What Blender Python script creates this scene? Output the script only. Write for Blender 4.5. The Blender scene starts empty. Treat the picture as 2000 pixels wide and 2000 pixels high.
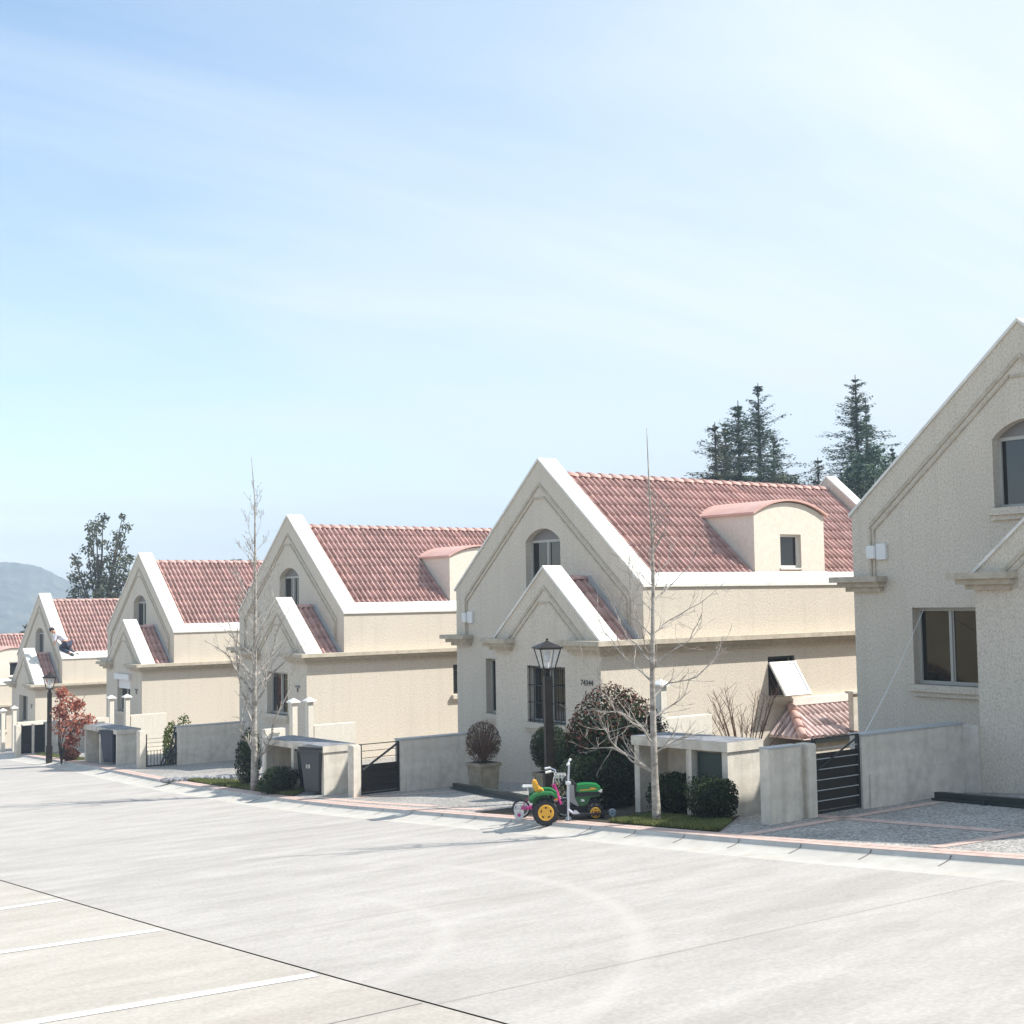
import bpy, bmesh, math, random
from mathutils import Vector, Matrix
from mathutils.geometry import tessellate_polygon
random.seed(7)
S = bpy.context.scene
COL = S.collection
R_ = math.radians
# ---------------------------------------------------------------- camera (eye at the origin, street runs along +Y)
FPX, YAW, PITCH, ROLL = 2572.24, 0.6343068, 0.0647184, -0.0158504
cam_d = bpy.data.cameras.new('Camera'); cam = bpy.data.objects.new('Camera', cam_d); COL.objects.link(cam)
cam_d.sensor_width = 36; cam_d.lens = FPX/2000*36; cam_d.clip_start = .1; cam_d.clip_end = 5000
def cam_axes():
    f = Vector((math.sin(YAW)*math.cos(PITCH), math.cos(YAW)*math.cos(PITCH), math.sin(PITCH)))
    r = Vector((math.cos(YAW), -math.sin(YAW), 0)); u = r.cross(f)
    return math.cos(ROLL)*r+math.sin(ROLL)*u, -math.sin(ROLL)*r+math.cos(ROLL)*u, f
CR, CU, CF = cam_axes()
cam.matrix_world = Matrix(((CR.x, CU.x, -CF.x, 0), (CR.y, CU.y, -CF.y, 0), (CR.z, CU.z, -CF.z, 0), (0, 0, 0, 1)))
S.camera = cam
# ---------------------------------------------------------------- sky, sun, exposure
SUN_EL, SUN_TH = R_(45), R_(38)
to_sun = Vector((math.cos(SUN_EL)*math.cos(SUN_TH), -math.cos(SUN_EL)*math.sin(SUN_TH), math.sin(SUN_EL)))
W = bpy.data.worlds.new('World'); S.world = W; W.use_nodes = True
nt = W.node_tree; nt.nodes.clear()
def N(nt, t, **k):
    n = nt.nodes.new(t)
    for a, b in k.items(): setattr(n, a, b)
    return n
out = N(nt, 'ShaderNodeOutputWorld'); bg = N(nt, 'ShaderNodeBackground'); bg.inputs[1].default_value = .15
sky = N(nt, 'ShaderNodeTexSky', sky_type='NISHITA'); sky.sun_disc = False; sky.sun_elevation = SUN_EL; sky.sun_rotation = R_(90)+SUN_TH
sky.altitude = 600; sky.air_density = 1.0; sky.dust_density = .7; sky.ozone_density = 1.0
tc = N(nt, 'ShaderNodeTexCoord')
sep = N(nt, 'ShaderNodeSeparateXYZ'); nt.links.new(tc.outputs['Generated'], sep.inputs[0])
# project the direction on a cloud plane so that the cirrus stretches towards the horizon
addz = N(nt, 'ShaderNodeMath', operation='ADD'); addz.inputs[1].default_value = .12; nt.links.new(sep.outputs[2], addz.inputs[0])
dx = N(nt, 'ShaderNodeMath', operation='DIVIDE'); nt.links.new(sep.outputs[0], dx.inputs[0]); nt.links.new(addz.outputs[0], dx.inputs[1])
dy = N(nt, 'ShaderNodeMath', operation='DIVIDE'); nt.links.new(sep.outputs[1], dy.inputs[0]); nt.links.new(addz.outputs[0], dy.inputs[1])
cmb = N(nt, 'ShaderNodeCombineXYZ'); nt.links.new(dx.outputs[0], cmb.inputs[0]); nt.links.new(dy.outputs[0], cmb.inputs[1])
mp = N(nt, 'ShaderNodeMapping'); mp.inputs['Rotation'].default_value = (0, 0, R_(-35)); mp.inputs['Scale'].default_value = (.32, 1.0, 1)
nt.links.new(cmb.outputs[0], mp.inputs[0])
nz = N(nt, 'ShaderNodeTexNoise'); nz.inputs['Scale'].default_value = 1.1; nz.inputs['Detail'].default_value = 7; nz.inputs['Roughness'].default_value = .56; nz.inputs['Distortion'].default_value = .9
nt.links.new(mp.outputs[0], nz.inputs[0])
nz2 = N(nt, 'ShaderNodeTexNoise'); nz2.inputs['Scale'].default_value = .45; nz2.inputs['Detail'].default_value = 3; nt.links.new(cmb.outputs[0], nz2.inputs[0])
# thin veil: thicker towards the sun side (right of the view)
side = N(nt, 'ShaderNodeVectorMath', operation='DOT_PRODUCT'); side.inputs[1].default_value = (.93, -.36, -.10); nt.links.new(tc.outputs['Generated'], side.inputs[0])
veil = N(nt, 'ShaderNodeMapRange'); veil.inputs[1].default_value = -.12; veil.inputs[2].default_value = .80; veil.inputs[3].default_value = .10; veil.inputs[4].default_value = 1.0; nt.links.new(side.outputs['Value'], veil.inputs[0])
m1 = N(nt, 'ShaderNodeMapRange'); m1.inputs[1].default_value = .36; m1.inputs[2].default_value = .72; m1.inputs[3].default_value = 0; m1.inputs[4].default_value = .62; nt.links.new(nz.outputs[0], m1.inputs[0])
m2 = N(nt, 'ShaderNodeMapRange'); m2.inputs[1].default_value = .3; m2.inputs[2].default_value = .7; m2.inputs[3].default_value = .35; m2.inputs[4].default_value = 1.1; nt.links.new(nz2.outputs[0], m2.inputs[0])
mm = N(nt, 'ShaderNodeMath', operation='MULTIPLY'); nt.links.new(m1.outputs[0], mm.inputs[0]); nt.links.new(m2.outputs[0], mm.inputs[1])
ad = N(nt, 'ShaderNodeMath', operation='ADD', use_clamp=True); nt.links.new(mm.outputs[0], ad.inputs[0]); nt.links.new(veil.outputs[0], ad.inputs[1])
mix = N(nt, 'ShaderNodeMixRGB'); mix.inputs[2].default_value = (4.75, 5.15, 5.35, 1); nt.links.new(ad.outputs[0], mix.inputs[0])
tint = N(nt, 'ShaderNodeMixRGB', blend_type='MULTIPLY'); tint.inputs[0].default_value = 1; tg = N(nt, 'ShaderNodeValToRGB'); tg.color_ramp.elements[0].position = 0; tg.color_ramp.elements[0].color = (1.04, .97, .97, 1); tg.color_ramp.elements[1].position = .55; tg.color_ramp.elements[1].color = (.80, 1.04, 1.03, 1); e_ = tg.color_ramp.elements.new(.16); e_.color = (.98, .98, .99, 1); nt.links.new(sep.outputs[2], tg.inputs[0]); sc_ = N(nt, 'ShaderNodeVectorMath', operation='SCALE'); sc_.inputs['Scale'].default_value = 1.22; nt.links.new(tg.outputs[0], sc_.inputs[0]); nt.links.new(sc_.outputs[0], tint.inputs[2]); nt.links.new(sky.outputs[0], tint.inputs[1]); nt.links.new(tint.outputs[0], mix.inputs[1]); nt.links.new(mix.outputs[0], bg.inputs[0]); nt.links.new(bg.outputs[0], out.inputs[0])
sl = bpy.data.lights.new('Sun', 'SUN'); sl.energy = 5.0; sl.angle = R_(.53); sl.color = (1, .965, .905)
so = bpy.data.objects.new('Sun', sl); COL.objects.link(so); so.rotation_euler = (-to_sun).to_track_quat('-Z', 'Y').to_euler()
S.view_settings.view_transform = 'Standard'; S.view_settings.look = 'None'; S.view_settings.gamma = 1
S.view_settings.exposure = 0.49
S.render.engine = 'CYCLES'

# ---------------------------------------------------------------- helpers
def ray(px, py):
    return CR*((px-1000)/FPX)+CU*((1000-py)/FPX)+CF
def atX(px, py, X): r = ray(px, py); return r*(X/r.x)
def atY(px, py, Y): r = ray(px, py); return r*(Y/r.y)
def lerp_tab(tab, v):
    if v <= tab[0][0]: return tab[0][1]
    for (a, b), (c, d) in zip(tab, tab[1:]):
        if v <= c: return b+(d-b)*(v-a)/(c-a)
    return tab[-1][1]
GT = [(-40, 1.83), (10.8, -2.70), (21.1, -3.57), (32, -4.06), (43, -4.68), (56, -5.9), (72, -7.4), (100, -10.5), (200, -24), (420, -45), (760, -60), (4000, -60)]
CT = [(-40, 9.5), (0, 10.3), (7, 10.42), (10, 10.5), (12.5, 10.72), (15, 10.86), (21, 11.08), (27, 11.02), (31, 11.25), (36, 11.75), (42, 12.1), (50, 13.2), (60, 15), (80, 20), (120, 34)]
def sm(tab, v, w=1.6):
    return sum(lerp_tab(tab, v+d*w) for d in (-1, -.5, 0, .5, 1))/5
def G(y): return sm(GT, y)
def CX(y): return sm(CT, y)
def onG(px, py, off=0.):
    r = ray(px, py); k = 1.
    while (r*k).z > G((r*k).y)+off and k < 400: k += .02
    return r*k
def link(o, parent=None):
    COL.objects.link(o)
    if parent is not None: o.parent = parent
    return o
def mesh_of(bm, name, smooth=False):
    me = bpy.data.meshes.new(name); bm.to_mesh(me); bm.free()
    if smooth:
        for p in me.polygons: p.use_smooth = True
    return me
def put(name, me, mat=None, parent=None, loc=None, rz=None, label=None):
    if mat is not None and len(me.materials) == 0: me.materials.append(mat)
    o = bpy.data.objects.new(name, me); link(o, parent)
    if loc is not None: o.location = loc
    if rz is not None: o.rotation_euler = (0, 0, rz)
    if label: o['label'] = label
    return o
def mk(name, bm, mat, parent=None, smooth=False, **k): return put(name, mesh_of(bm, name, smooth), mat, parent, **k)
def tag(o, label, cat, group=None):
    o['label'] = label; o['category'] = cat
    if group: o['group'] = group
    return o
def thing(name, loc, label, cat, group=None, rz=0):
    o = bpy.data.objects.new(name, None); COL.objects.link(o); o.location = loc; o.rotation_euler = (0, 0, rz)
    o.empty_display_size = .2
    return tag(o, label, cat, group)
def struct(name, bm, mat, smooth=False):
    o = mk(name, bm, mat, None, smooth); o['kind'] = 'structure'; return o
def NB(): return bmesh.new()
def face(bm, pts):
    return bm.faces.new([bm.verts.new(p) for p in pts])
def box(bm, x0, x1, y0, y1, z0, z1, M=None):
    v = [Vector((x, y, z)) for x in (x0, x1) for y in (y0, y1) for z in (z0, z1)]
    if M is not None: v = [M@p for p in v]
    v = [bm.verts.new(p) for p in v]
    for f in ((0, 1, 3, 2), (4, 6, 7, 5), (0, 4, 5, 1), (2, 3, 7, 6), (0, 2, 6, 4), (1, 5, 7, 3)): bm.faces.new([v[i] for i in f])
def bbox(x0, x1, y0, y1, z0, z1, b=.01):
    bm = NB(); box(bm, x0, x1, y0, y1, z0, z1)
    if b: bmesh.ops.bevel(bm, geom=bm.edges[:], offset=b, segments=2, affect='EDGES')
    return bm
def prism(bm, pts, mapf, d0, d1):
    a = [bm.verts.new(mapf(u, v, d0)) for u, v in pts]; b = [bm.verts.new(mapf(u, v, d1)) for u, v in pts]
    n = len(pts)
    for i in range(n): bm.faces.new((a[i], a[(i+1) % n], b[(i+1) % n], b[i]))
    bm.faces.new(a[::-1]); bm.faces.new(b)
def panel(bm, outer, holes, mapf, depth):
    loops = [outer]+holes; P = [Vector((u, v, 0)) for l in loops for u, v in l]
    vs = [bm.verts.new(mapf(p.x, p.y, 0)) for p in P]
    for t in tessellate_polygon([[Vector((u, v, 0)) for u, v in l] for l in loops]):
        try: bm.faces.new([vs[i] for i in t])
        except ValueError: pass
    k = len(outer)
    for h in holes:
        n = len(h); f = vs[k:k+n]; b = [bm.verts.new(mapf(u, v, depth)) for u, v in h]
        for i in range(n): bm.faces.new((f[i], f[(i+1) % n], b[(i+1) % n], b[i]))
        k += n
def tube(bm, pts, rad, seg=6, cap=True):
    rings = []; n = len(pts); pts = [Vector(p) for p in pts]
    rads = rad if isinstance(rad, (list, tuple)) else [rad]*n
    for i in range(n):
        t = (pts[min(i+1, n-1)]-pts[max(i-1, 0)]).normalized()
        a = t.cross(Vector((0, 0, 1)))
        if a.length < .05: a = t.cross(Vector((0, 1, 0)))
        a.normalize(); b = t.cross(a)
        rings.append([bm.verts.new(pts[i]+(a*math.cos(2*math.pi*j/seg)+b*math.sin(2*math.pi*j/seg))*rads[i]) for j in range(seg)])
    for i in range(n-1):
        for j in range(seg):
            bm.faces.new((rings[i][j], rings[i][(j+1) % seg], rings[i+1][(j+1) % seg], rings[i+1][j]))
    if cap:
        bm.faces.new(rings[0][::-1]); bm.faces.new(rings[-1])
def lathe(bm, prof, M=None, seg=16):
    rings = []
    for r, z in prof:
        ring = []
        for j in range(seg):
            p = Vector((r*math.cos(2*math.pi*j/seg), r*math.sin(2*math.pi*j/seg), z))
            ring.append(bm.verts.new(M@p if M else p))
        rings.append(ring)
    for a, b in zip(rings, rings[1:]):
        for j in range(seg): bm.faces.new((a[j], a[(j+1) % seg], b[(j+1) % seg], b[j]))
    bm.faces.new(rings[0][::-1]); bm.faces.new(rings[-1])
def copy_tree(o, parent=None):
    c = o.copy(); COL.objects.link(c)
    if parent is not None: c.parent = parent
    for ch in list(o.children): copy_tree(ch, c)
    return c

# ---------------------------------------------------------------- materials
def mat(name, col, rough=.8, metal=0, spec=None):
    m = bpy.data.materials.new(name); m.use_nodes = True; b = m.node_tree.nodes['Principled BSDF']
    b.inputs['Base Color'].default_value = (*col, 1); b.inputs['Roughness'].default_value = rough; b.inputs['Metallic'].default_value = metal
    if spec is not None: b.inputs['Specular IOR Level'].default_value = spec
    return m
def noise_mat(name, c1, c2, scale=8, rough=.85, detail=6, bump=0, bscale=60, lo=.35, hi=.65, mapscale=(1, 1, 1), c3=None, s3=1.5, lo3=.55, hi3=.75, f3=.6, bdist=.02, coord='Object', spec=.3, rot=0, streak=0, cells=None):
    m = bpy.data.materials.new(name); m.use_nodes = True; t = m.node_tree; b = t.nodes['Principled BSDF']
    tc = N(t, 'ShaderNodeTexCoord'); mp = N(t, 'ShaderNodeMapping'); mp.inputs['Scale'].default_value = mapscale; mp.inputs['Rotation'].default_value = (0, 0, rot)
    t.links.new(tc.outputs[coord], mp.inputs[0])
    nz = N(t, 'ShaderNodeTexNoise'); nz.inputs['Scale'].default_value = scale; nz.inputs['Detail'].default_value = detail; nz.inputs['Roughness'].default_value = .65
    t.links.new(mp.outputs[0], nz.inputs[0])
    cr = N(t, 'ShaderNodeValToRGB'); cr.color_ramp.elements[0].position = lo; cr.color_ramp.elements[1].position = hi
    cr.color_ramp.elements[0].color = (*c1, 1); cr.color_ramp.elements[1].color = (*c2, 1)
    t.links.new(nz.outputs[0], cr.inputs[0]); last = cr.outputs[0]
    if c3:
        n3 = N(t, 'ShaderNodeTexNoise'); n3.inputs['Scale'].default_value = s3; n3.inputs['Detail'].default_value = 5; t.links.new(mp.outputs[0], n3.inputs[0])
        mr = N(t, 'ShaderNodeMapRange'); mr.inputs[1].default_value = lo3; mr.inputs[2].default_value = hi3; mr.inputs[4].default_value = f3; t.links.new(n3.outputs[0], mr.inputs[0])
        mx = N(t, 'ShaderNodeMixRGB'); mx.inputs[2].default_value = (*c3, 1); t.links.new(mr.outputs[0], mx.inputs[0]); t.links.new(last, mx.inputs[1]); last = mx.outputs[0]
    if streak:      # rain streaks: noise stretched down the wall
        m2 = N(t, 'ShaderNodeMapping'); m2.inputs['Scale'].default_value = (5, 5, .22); t.links.new(tc.outputs[coord], m2.inputs[0])
        n4 = N(t, 'ShaderNodeTexNoise'); n4.inputs['Scale'].default_value = 1.3; n4.inputs['Detail'].default_value = 5; t.links.new(m2.outputs[0], n4.inputs[0])
        r4 = N(t, 'ShaderNodeMapRange'); r4.inputs[1].default_value = .48; r4.inputs[2].default_value = .75; r4.inputs[3].default_value = 1; r4.inputs[4].default_value = 1-streak; t.links.new(n4.outputs[0], r4.inputs[0])
        s4 = N(t, 'ShaderNodeVectorMath', operation='SCALE'); t.links.new(last, s4.inputs[0]); t.links.new(r4.outputs[0], s4.inputs['Scale']); last = s4.outputs[0]
    if cells:       # every tile its own tone
        m5 = N(t, 'ShaderNodeVectorMath', operation='MULTIPLY'); m5.inputs[1].default_value = (1/cells[0], 1/cells[1], 0); t.links.new(tc.outputs[coord], m5.inputs[0])
        f5 = N(t, 'ShaderNodeVectorMath', operation='FLOOR'); t.links.new(m5.outputs[0], f5.inputs[0])
        w5 = N(t, 'ShaderNodeTexWhiteNoise'); t.links.new(f5.outputs[0], w5.inputs[0])
        r5 = N(t, 'ShaderNodeMapRange'); r5.inputs[3].default_value = .80; r5.inputs[4].default_value = 1.12; t.links.new(w5.outputs[0], r5.inputs[0])
        s5 = N(t, 'ShaderNodeVectorMath', operation='SCALE'); t.links.new(last, s5.inputs[0]); t.links.new(r5.outputs[0], s5.inputs['Scale']); last = s5.outputs[0]
    t.links.new(last, b.inputs['Base Color']); b.inputs['Roughness'].default_value = rough; b.inputs['Specular IOR Level'].default_value = spec
    if bump:
        nb = N(t, 'ShaderNodeTexNoise'); nb.inputs['Scale'].default_value = bscale; nb.inputs['Detail'].default_value = 3; t.links.new(tc.outputs[coord], nb.inputs[0])
        bp = N(t, 'ShaderNodeBump'); bp.inputs['Strength'].default_value = bump; bp.inputs['Distance'].default_value = bdist
        t.links.new(nb.outputs[0], bp.inputs['Height']); t.links.new(bp.outputs[0], b.inputs['Normal'])
    return m
def leaf_mat(name, cols, rough=.75, trans=.2):
    m = bpy.data.materials.new(name); m.use_nodes = True; t = m.node_tree; b = t.nodes['Principled BSDF']
    g = N(t, 'ShaderNodeNewGeometry'); cr = N(t, 'ShaderNodeValToRGB'); el = cr.color_ramp.elements
    while len(el) < len(cols): el.new(.5)
    for i, c in enumerate(cols): el[i].position = i/(len(cols)-1); el[i].color = (*c, 1)
    t.links.new(g.outputs['Random Per Island'], cr.inputs[0]); t.links.new(cr.outputs[0], b.inputs['Base Color']); b.inputs['Roughness'].default_value = rough
    b.inputs['Specular IOR Level'].default_value = .15
    if trans:
        tr = N(t, 'ShaderNodeBsdfTranslucent'); t.links.new(cr.outputs[0], tr.inputs[0]); ms = N(t, 'ShaderNodeMixShader'); ms.inputs[0].default_value = trans
        t.links.new(b.outputs[0], ms.inputs[1]); t.links.new(tr.outputs[0], ms.inputs[2]); t.links.new(ms.outputs[0], t.nodes['Material Output'].inputs[0])
    return m
M = {}
M['stucco'] = noise_mat('stucco', (.43, .373, .295), (.705, .63, .525), 42, .92, 8, .5, 60, lo=.28, hi=.56, streak=.07, c3=(.52, .45, .375), s3=.8, f3=.35, mapscale=(1, 1, .7), bdist=.02)
M['plaster'] = noise_mat('plaster', (.70, .64, .54), (.78, .72, .62), 14, .9, 4, .15, 60)
M['cap'] = noise_mat('cap', (.72, .69, .63), (.83, .80, .74), 5, .85, 6, .1, 30, c3=(.42, .39, .34), s3=2.6, lo3=.56, hi3=.78, f3=.5)
M['moulding'] = noise_mat('moulding', (.42, .365, .28), (.56, .49, .39), 9, .85, 5, .15, 40, c3=(.3, .26, .21), s3=3, lo3=.6, hi3=.8, f3=.4)
M['tile'] = noise_mat('tile', (.47, .285, .25), (.61, .40, .355), 5.5, .8, 5, .15, 90, lo=.3, hi=.7, c3=(.26, .16, .145), s3=2.0, lo3=.52, hi3=.85, f3=.5, cells=(.1461, .2545))
M['tile_pale'] = noise_mat('tile_pale', (.64, .48, .44), (.76, .60, .56), 5.5, .8, 5, .15, 90, cells=(.15, .28))
M['tile_metal'] = noise_mat('tile_metal', (.62, .37, .31), (.70, .45, .38), 3, .6, 4, .05, 40)
M['concrete'] = noise_mat('concrete', (.58, .53, .46), (.74, .68, .595), 6, .9, 8, .35, 70, c3=(.40, .37, .33), s3=1.7, lo3=.57, hi3=.8, f3=.45, bdist=.02, streak=.09)
M['conc_dark'] = noise_mat('conc_dark', (.14, .15, .17), (.33, .33, .34), 4, .9, 7, .3, 60)
M['shelter'] = noise_mat('shelter', (.58, .525, .44), (.74, .685, .59), 5, .9, 7, .3, 60, c3=(.2, .19, .17), s3=2.1, lo3=.58, hi3=.8, f3=.6, streak=.2)
M['frame'] = mat('frame', (.42, .41, .37), .45)
M['white_frame'] = mat('white_frame', (.82, .80, .75), .5)
M['iron'] = mat('iron', (.018, .022, .022), .5)
M['lampblack'] = noise_mat('lampblack', (.012, .011, .010), (.035, .028, .022), 6, .45, 4)
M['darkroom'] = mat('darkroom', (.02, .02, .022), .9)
M['white_box'] = mat('white_box', (.75, .74, .72), .5)
M['shutter'] = mat('shutter', (.20, .19, .185), .6)
M['flash'] = mat('flash', (.42, .43, .43), .5)
M['brick'] = noise_mat('brick', (.50, .36, .30), (.66, .50, .43), 9, .9, 5, .2, 60)
M['black'] = mat('blackplastic', (.015, .015, .017), .5)
def glass_mat(name, base=(.012, .014, .015)):
    m = mat(name, base, .04); b = m.node_tree.nodes['Principled BSDF']; b.inputs['IOR'].default_value = 1.65; return m
M['glass'] = glass_mat('glass')
M['frost'] = mat('frost', (.80, .82, .84), .25)
def lamp_glass():
    m = bpy.data.materials.new('lamp_glass'); m.use_nodes = True; t = m.node_tree; b = t.nodes['Principled BSDF']
    b.inputs['Base Color'].default_value = (.85, .85, .82, 1); b.inputs['Roughness'].default_value = .12
    tr = N(t, 'ShaderNodeBsdfTransparent'); ms = N(t, 'ShaderNodeMixShader'); ms.inputs[0].default_value = .25
    t.links.new(tr.outputs[0], ms.inputs[1]); t.links.new(b.outputs[0], ms.inputs[2]); t.links.new(ms.outputs[0], t.nodes['Material Output'].inputs[0]); return m
M['lampglass'] = lamp_glass()
def gravel_mat():
    m = bpy.data.materials.new('washed_gravel'); m.use_nodes = True; t = m.node_tree; b = t.nodes['Principled BSDF']
    tc = N(t, 'ShaderNodeTexCoord'); v = N(t, 'ShaderNodeTexVoronoi'); v.inputs['Scale'].default_value = 42; t.links.new(tc.outputs['Object'], v.inputs[0])
    cr = N(t, 'ShaderNodeValToRGB'); e = cr.color_ramp.elements; e[0].color = (.20, .185, .17, 1); e[1].color = (.52, .485, .44, 1); e[0].position = .1; e[1].position = .9
    sp = N(t, 'ShaderNodeSeparateColor'); t.links.new(v.outputs['Color'], sp.inputs[0]); t.links.new(sp.outputs[0], cr.inputs[0])
    n = N(t, 'ShaderNodeTexNoise'); n.inputs['Scale'].default_value = .8; n.inputs['Detail'].default_value = 6; t.links.new(tc.outputs['Object'], n.inputs[0])
    mr = N(t, 'ShaderNodeMapRange'); mr.inputs[1].default_value = .3; mr.inputs[2].default_value = .7; mr.inputs[3].default_value = .78; mr.inputs[4].default_value = 1.12; t.links.new(n.outputs[0], mr.inputs[0])
    mx = N(t, 'ShaderNodeVectorMath', operation='SCALE'); t.links.new(cr.outputs[0], mx.inputs[0]); t.links.new(mr.outputs[0], mx.inputs['Scale']); t.links.new(mx.outputs[0], b.inputs['Base Color'])
    bp = N(t, 'ShaderNodeBump'); bp.inputs['Strength'].default_value = .4; bp.inputs['Distance'].default_value = .01; t.links.new(v.outputs['Distance'], bp.inputs['Height']); t.links.new(bp.outputs[0], b.inputs['Normal'])
    b.inputs['Roughness'].default_value = .9; return m
M['gravel'] = gravel_mat()
def road_mat(name, c1, c2, rings=()):
    m = noise_mat(name, c1, c2, 1.9, .88, 10, .18, 90, lo=.34, hi=.66, mapscale=(.5, 1.5, 1), c3=(c1[0]*.80, c1[1]*.79, c1[2]*.78), s3=.75, lo3=.52, hi3=.75, f3=.55, bdist=.01, rot=R_(-8))
    t = m.node_tree; b = t.nodes['Principled BSDF']; lk = b.inputs['Base Color'].links[0]; last = lk.from_socket
    tc = N(t, 'ShaderNodeTexCoord')
    n = N(t, 'ShaderNodeTexNoise'); n.inputs['Scale'].default_value = 30; n.inputs['Detail'].default_value = 3; t.links.new(tc.outputs['Object'], n.inputs[0])
    mr = N(t, 'ShaderNodeMapRange'); mr.inputs[1].default_value = .3; mr.inputs[2].default_value = .7; mr.inputs[3].default_value = .90; mr.inputs[4].default_value = 1.10; t.links.new(n.outputs[0], mr.inputs[0])
    sc = N(t, 'ShaderNodeVectorMath', operation='SCALE'); t.links.new(last, sc.inputs[0]); t.links.new(mr.outputs[0], sc.inputs['Scale']); last = sc.outputs[0]
    for (cx, cy, r, w, sg, st) in rings:   # pale scrubbed tyre arcs
        s1 = N(t, 'ShaderNodeVectorMath', operation='SUBTRACT'); s1.inputs[1].default_value = (cx, cy, 0); t.links.new(tc.outputs['Object'], s1.inputs[0])
        ml = N(t, 'ShaderNodeVectorMath', operation='MULTIPLY'); ml.inputs[1].default_value = (1, 1, 0); t.links.new(s1.outputs[0], ml.inputs[0])
        ln = N(t, 'ShaderNodeVectorMath', operation='LENGTH'); t.links.new(ml.outputs[0], ln.inputs[0])
        a = N(t, 'ShaderNodeMath', operation='SUBTRACT'); a.inputs[1].default_value = r; t.links.new(ln.outputs['Value'], a.inputs[0])
        c = N(t, 'ShaderNodeMath', operation='ABSOLUTE'); t.links.new(a.outputs[0], c.inputs[0])
        d = N(t, 'ShaderNodeMapRange', interpolation_type='SMOOTHSTEP'); d.inputs[1].default_value = 0; d.inputs[2].default_value = w; d.inputs[3].default_value = st; d.inputs[4].default_value = 0; t.links.new(c.outputs[0], d.inputs[0])
        dt = N(t, 'ShaderNodeVectorMath', operation='DOT_PRODUCT'); dt.inputs[1].default_value = (sg[0], sg[1], 0); t.links.new(ml.outputs[0], dt.inputs[0])
        e = N(t, 'ShaderNodeMapRange', interpolation_type='SMOOTHSTEP'); e.inputs[1].default_value = .25*r; e.inputs[2].default_value = .95*r; t.links.new(dt.outputs['Value'], e.inputs[0])
        g = N(t, 'ShaderNodeMath', operation='MULTIPLY'); t.links.new(d.outputs[0], g.inputs[0]); t.links.new(e.outputs[0], g.inputs[1])
        mx = N(t, 'ShaderNodeMixRGB'); mx.inputs[2].default_value = (c2[0]*1.12, c2[1]*1.12, c2[2]*1.12, 1); t.links.new(g.outputs[0], mx.inputs[0]); t.links.new(last, mx.inputs[1]); last = mx.outputs[0]
    t.links.new(last, b.inputs['Base Color']); return m
def circ(p, q, r):
    ax, ay, bx, by, cx, cy = p.x, p.y, q.x, q.y, r.x, r.y
    d = 2*(ax*(by-cy)+bx*(cy-ay)+cx*(ay-by))
    ux = ((ax*ax+ay*ay)*(by-cy)+(bx*bx+by*by)*(cy-ay)+(cx*cx+cy*cy)*(ay-by))/d
    uy = ((ax*ax+ay*ay)*(cx-bx)+(bx*bx+by*by)*(ax-cx)+(cx*cx+cy*cy)*(bx-ax))/d
    return ux, uy, math.hypot(ax-ux, ay-uy)
def arc(pts, w, st):
    P = [onG(*p, -.1) for p in pts]; cx, cy, r = circ(*P); mid = P[1]-Vector((cx, cy, P[1].z)); mid.normalize(); return (cx, cy, r, w, (mid.x, mid.y), st)
M['road'] = road_mat('road_concrete', (.405, .37, .335), (.50, .46, .42), [arc([(1120, 1735), (1250, 1850), (1190, 1945)], .15, .40), arc([(810, 1775), (868, 1840), (810, 1890)], .14, .34)])
M['parking'] = road_mat('parking_concrete', (.435, .39, .335), (.52, .475, .415))
M['grass'] = leaf_mat('grass', [(.09, .115, .035), (.17, .20, .065), (.32, .32, .13)], .7, .3)
M['soil'] = noise_mat('soil', (.035, .03, .022), (.09, .075, .05), 12, .95, 6, .4, 40)
M['ground'] = noise_mat('ground', (.16, .13, .08), (.24, .20, .12), .6, .95, 8, .3, 5)
# ---------------------------------------------------------------- ground, road, kerb, yard
def strip(bm, ys, offs, zoff):
    rows = [[bm.verts.new((CX(y)+o if o > -90 else -100-o, y, G(y)+z)) for o, z in zip(offs, zoff)] for y in ys]
    for a, b in zip(rows, rows[1:]):
        for j in range(len(offs)-1): bm.faces.new((a[j], a[j+1], b[j+1], b[j]))
YS = [-14+.5*i for i in range(250)]
# one sheet to the horizon
bm = NB(); ys = [-40, -20, -8, 0, 8, 12, 16, 20, 24, 28, 33, 38, 43, 50, 56, 64, 72, 86, 100, 150, 200, 300, 420, 600, 760, 1000, 1255]
xs = [-295, -120, -40, -14, 0, 20, 60, 150, 500, 1295]
rows = [[bm.verts.new((x, y, G(y)-.35)) for x in xs] for y in ys]
for a, b in zip(rows, rows[1:]):
    for j in range(len(xs)-1): bm.faces.new((a[j], a[j+1], b[j+1], b[j]))
struct('ground', bm, M['ground'], True)
JX = 4.42
def jx(y): return JX+.012*(y-8)*(1 if y > 8 else 0)
bm = NB()
rows = [[bm.verts.new((jx(y)+(CX(y)-.5-jx(y))*k/4, y, G(y)-.1)) for k in range(5)] for y in YS]
for a, b in zip(rows, rows[1:]):
    for j in range(4): bm.faces.new((a[j], a[j+1], b[j+1], b[j]))
struct('road', bm, M['road'], True)
bm = NB()
rows = [[bm.verts.new((x if x < 4 else jx(y)-.022, y, G(y)-.1)) for x in (-8, -4, 0, 5)] for y in YS]
for a, b in zip(rows, rows[1:]):
    for j in range(3): bm.faces.new((a[j], a[j+1], b[j+1], b[j]))
struct('parking_area', bm, M['parking'], True)
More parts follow.
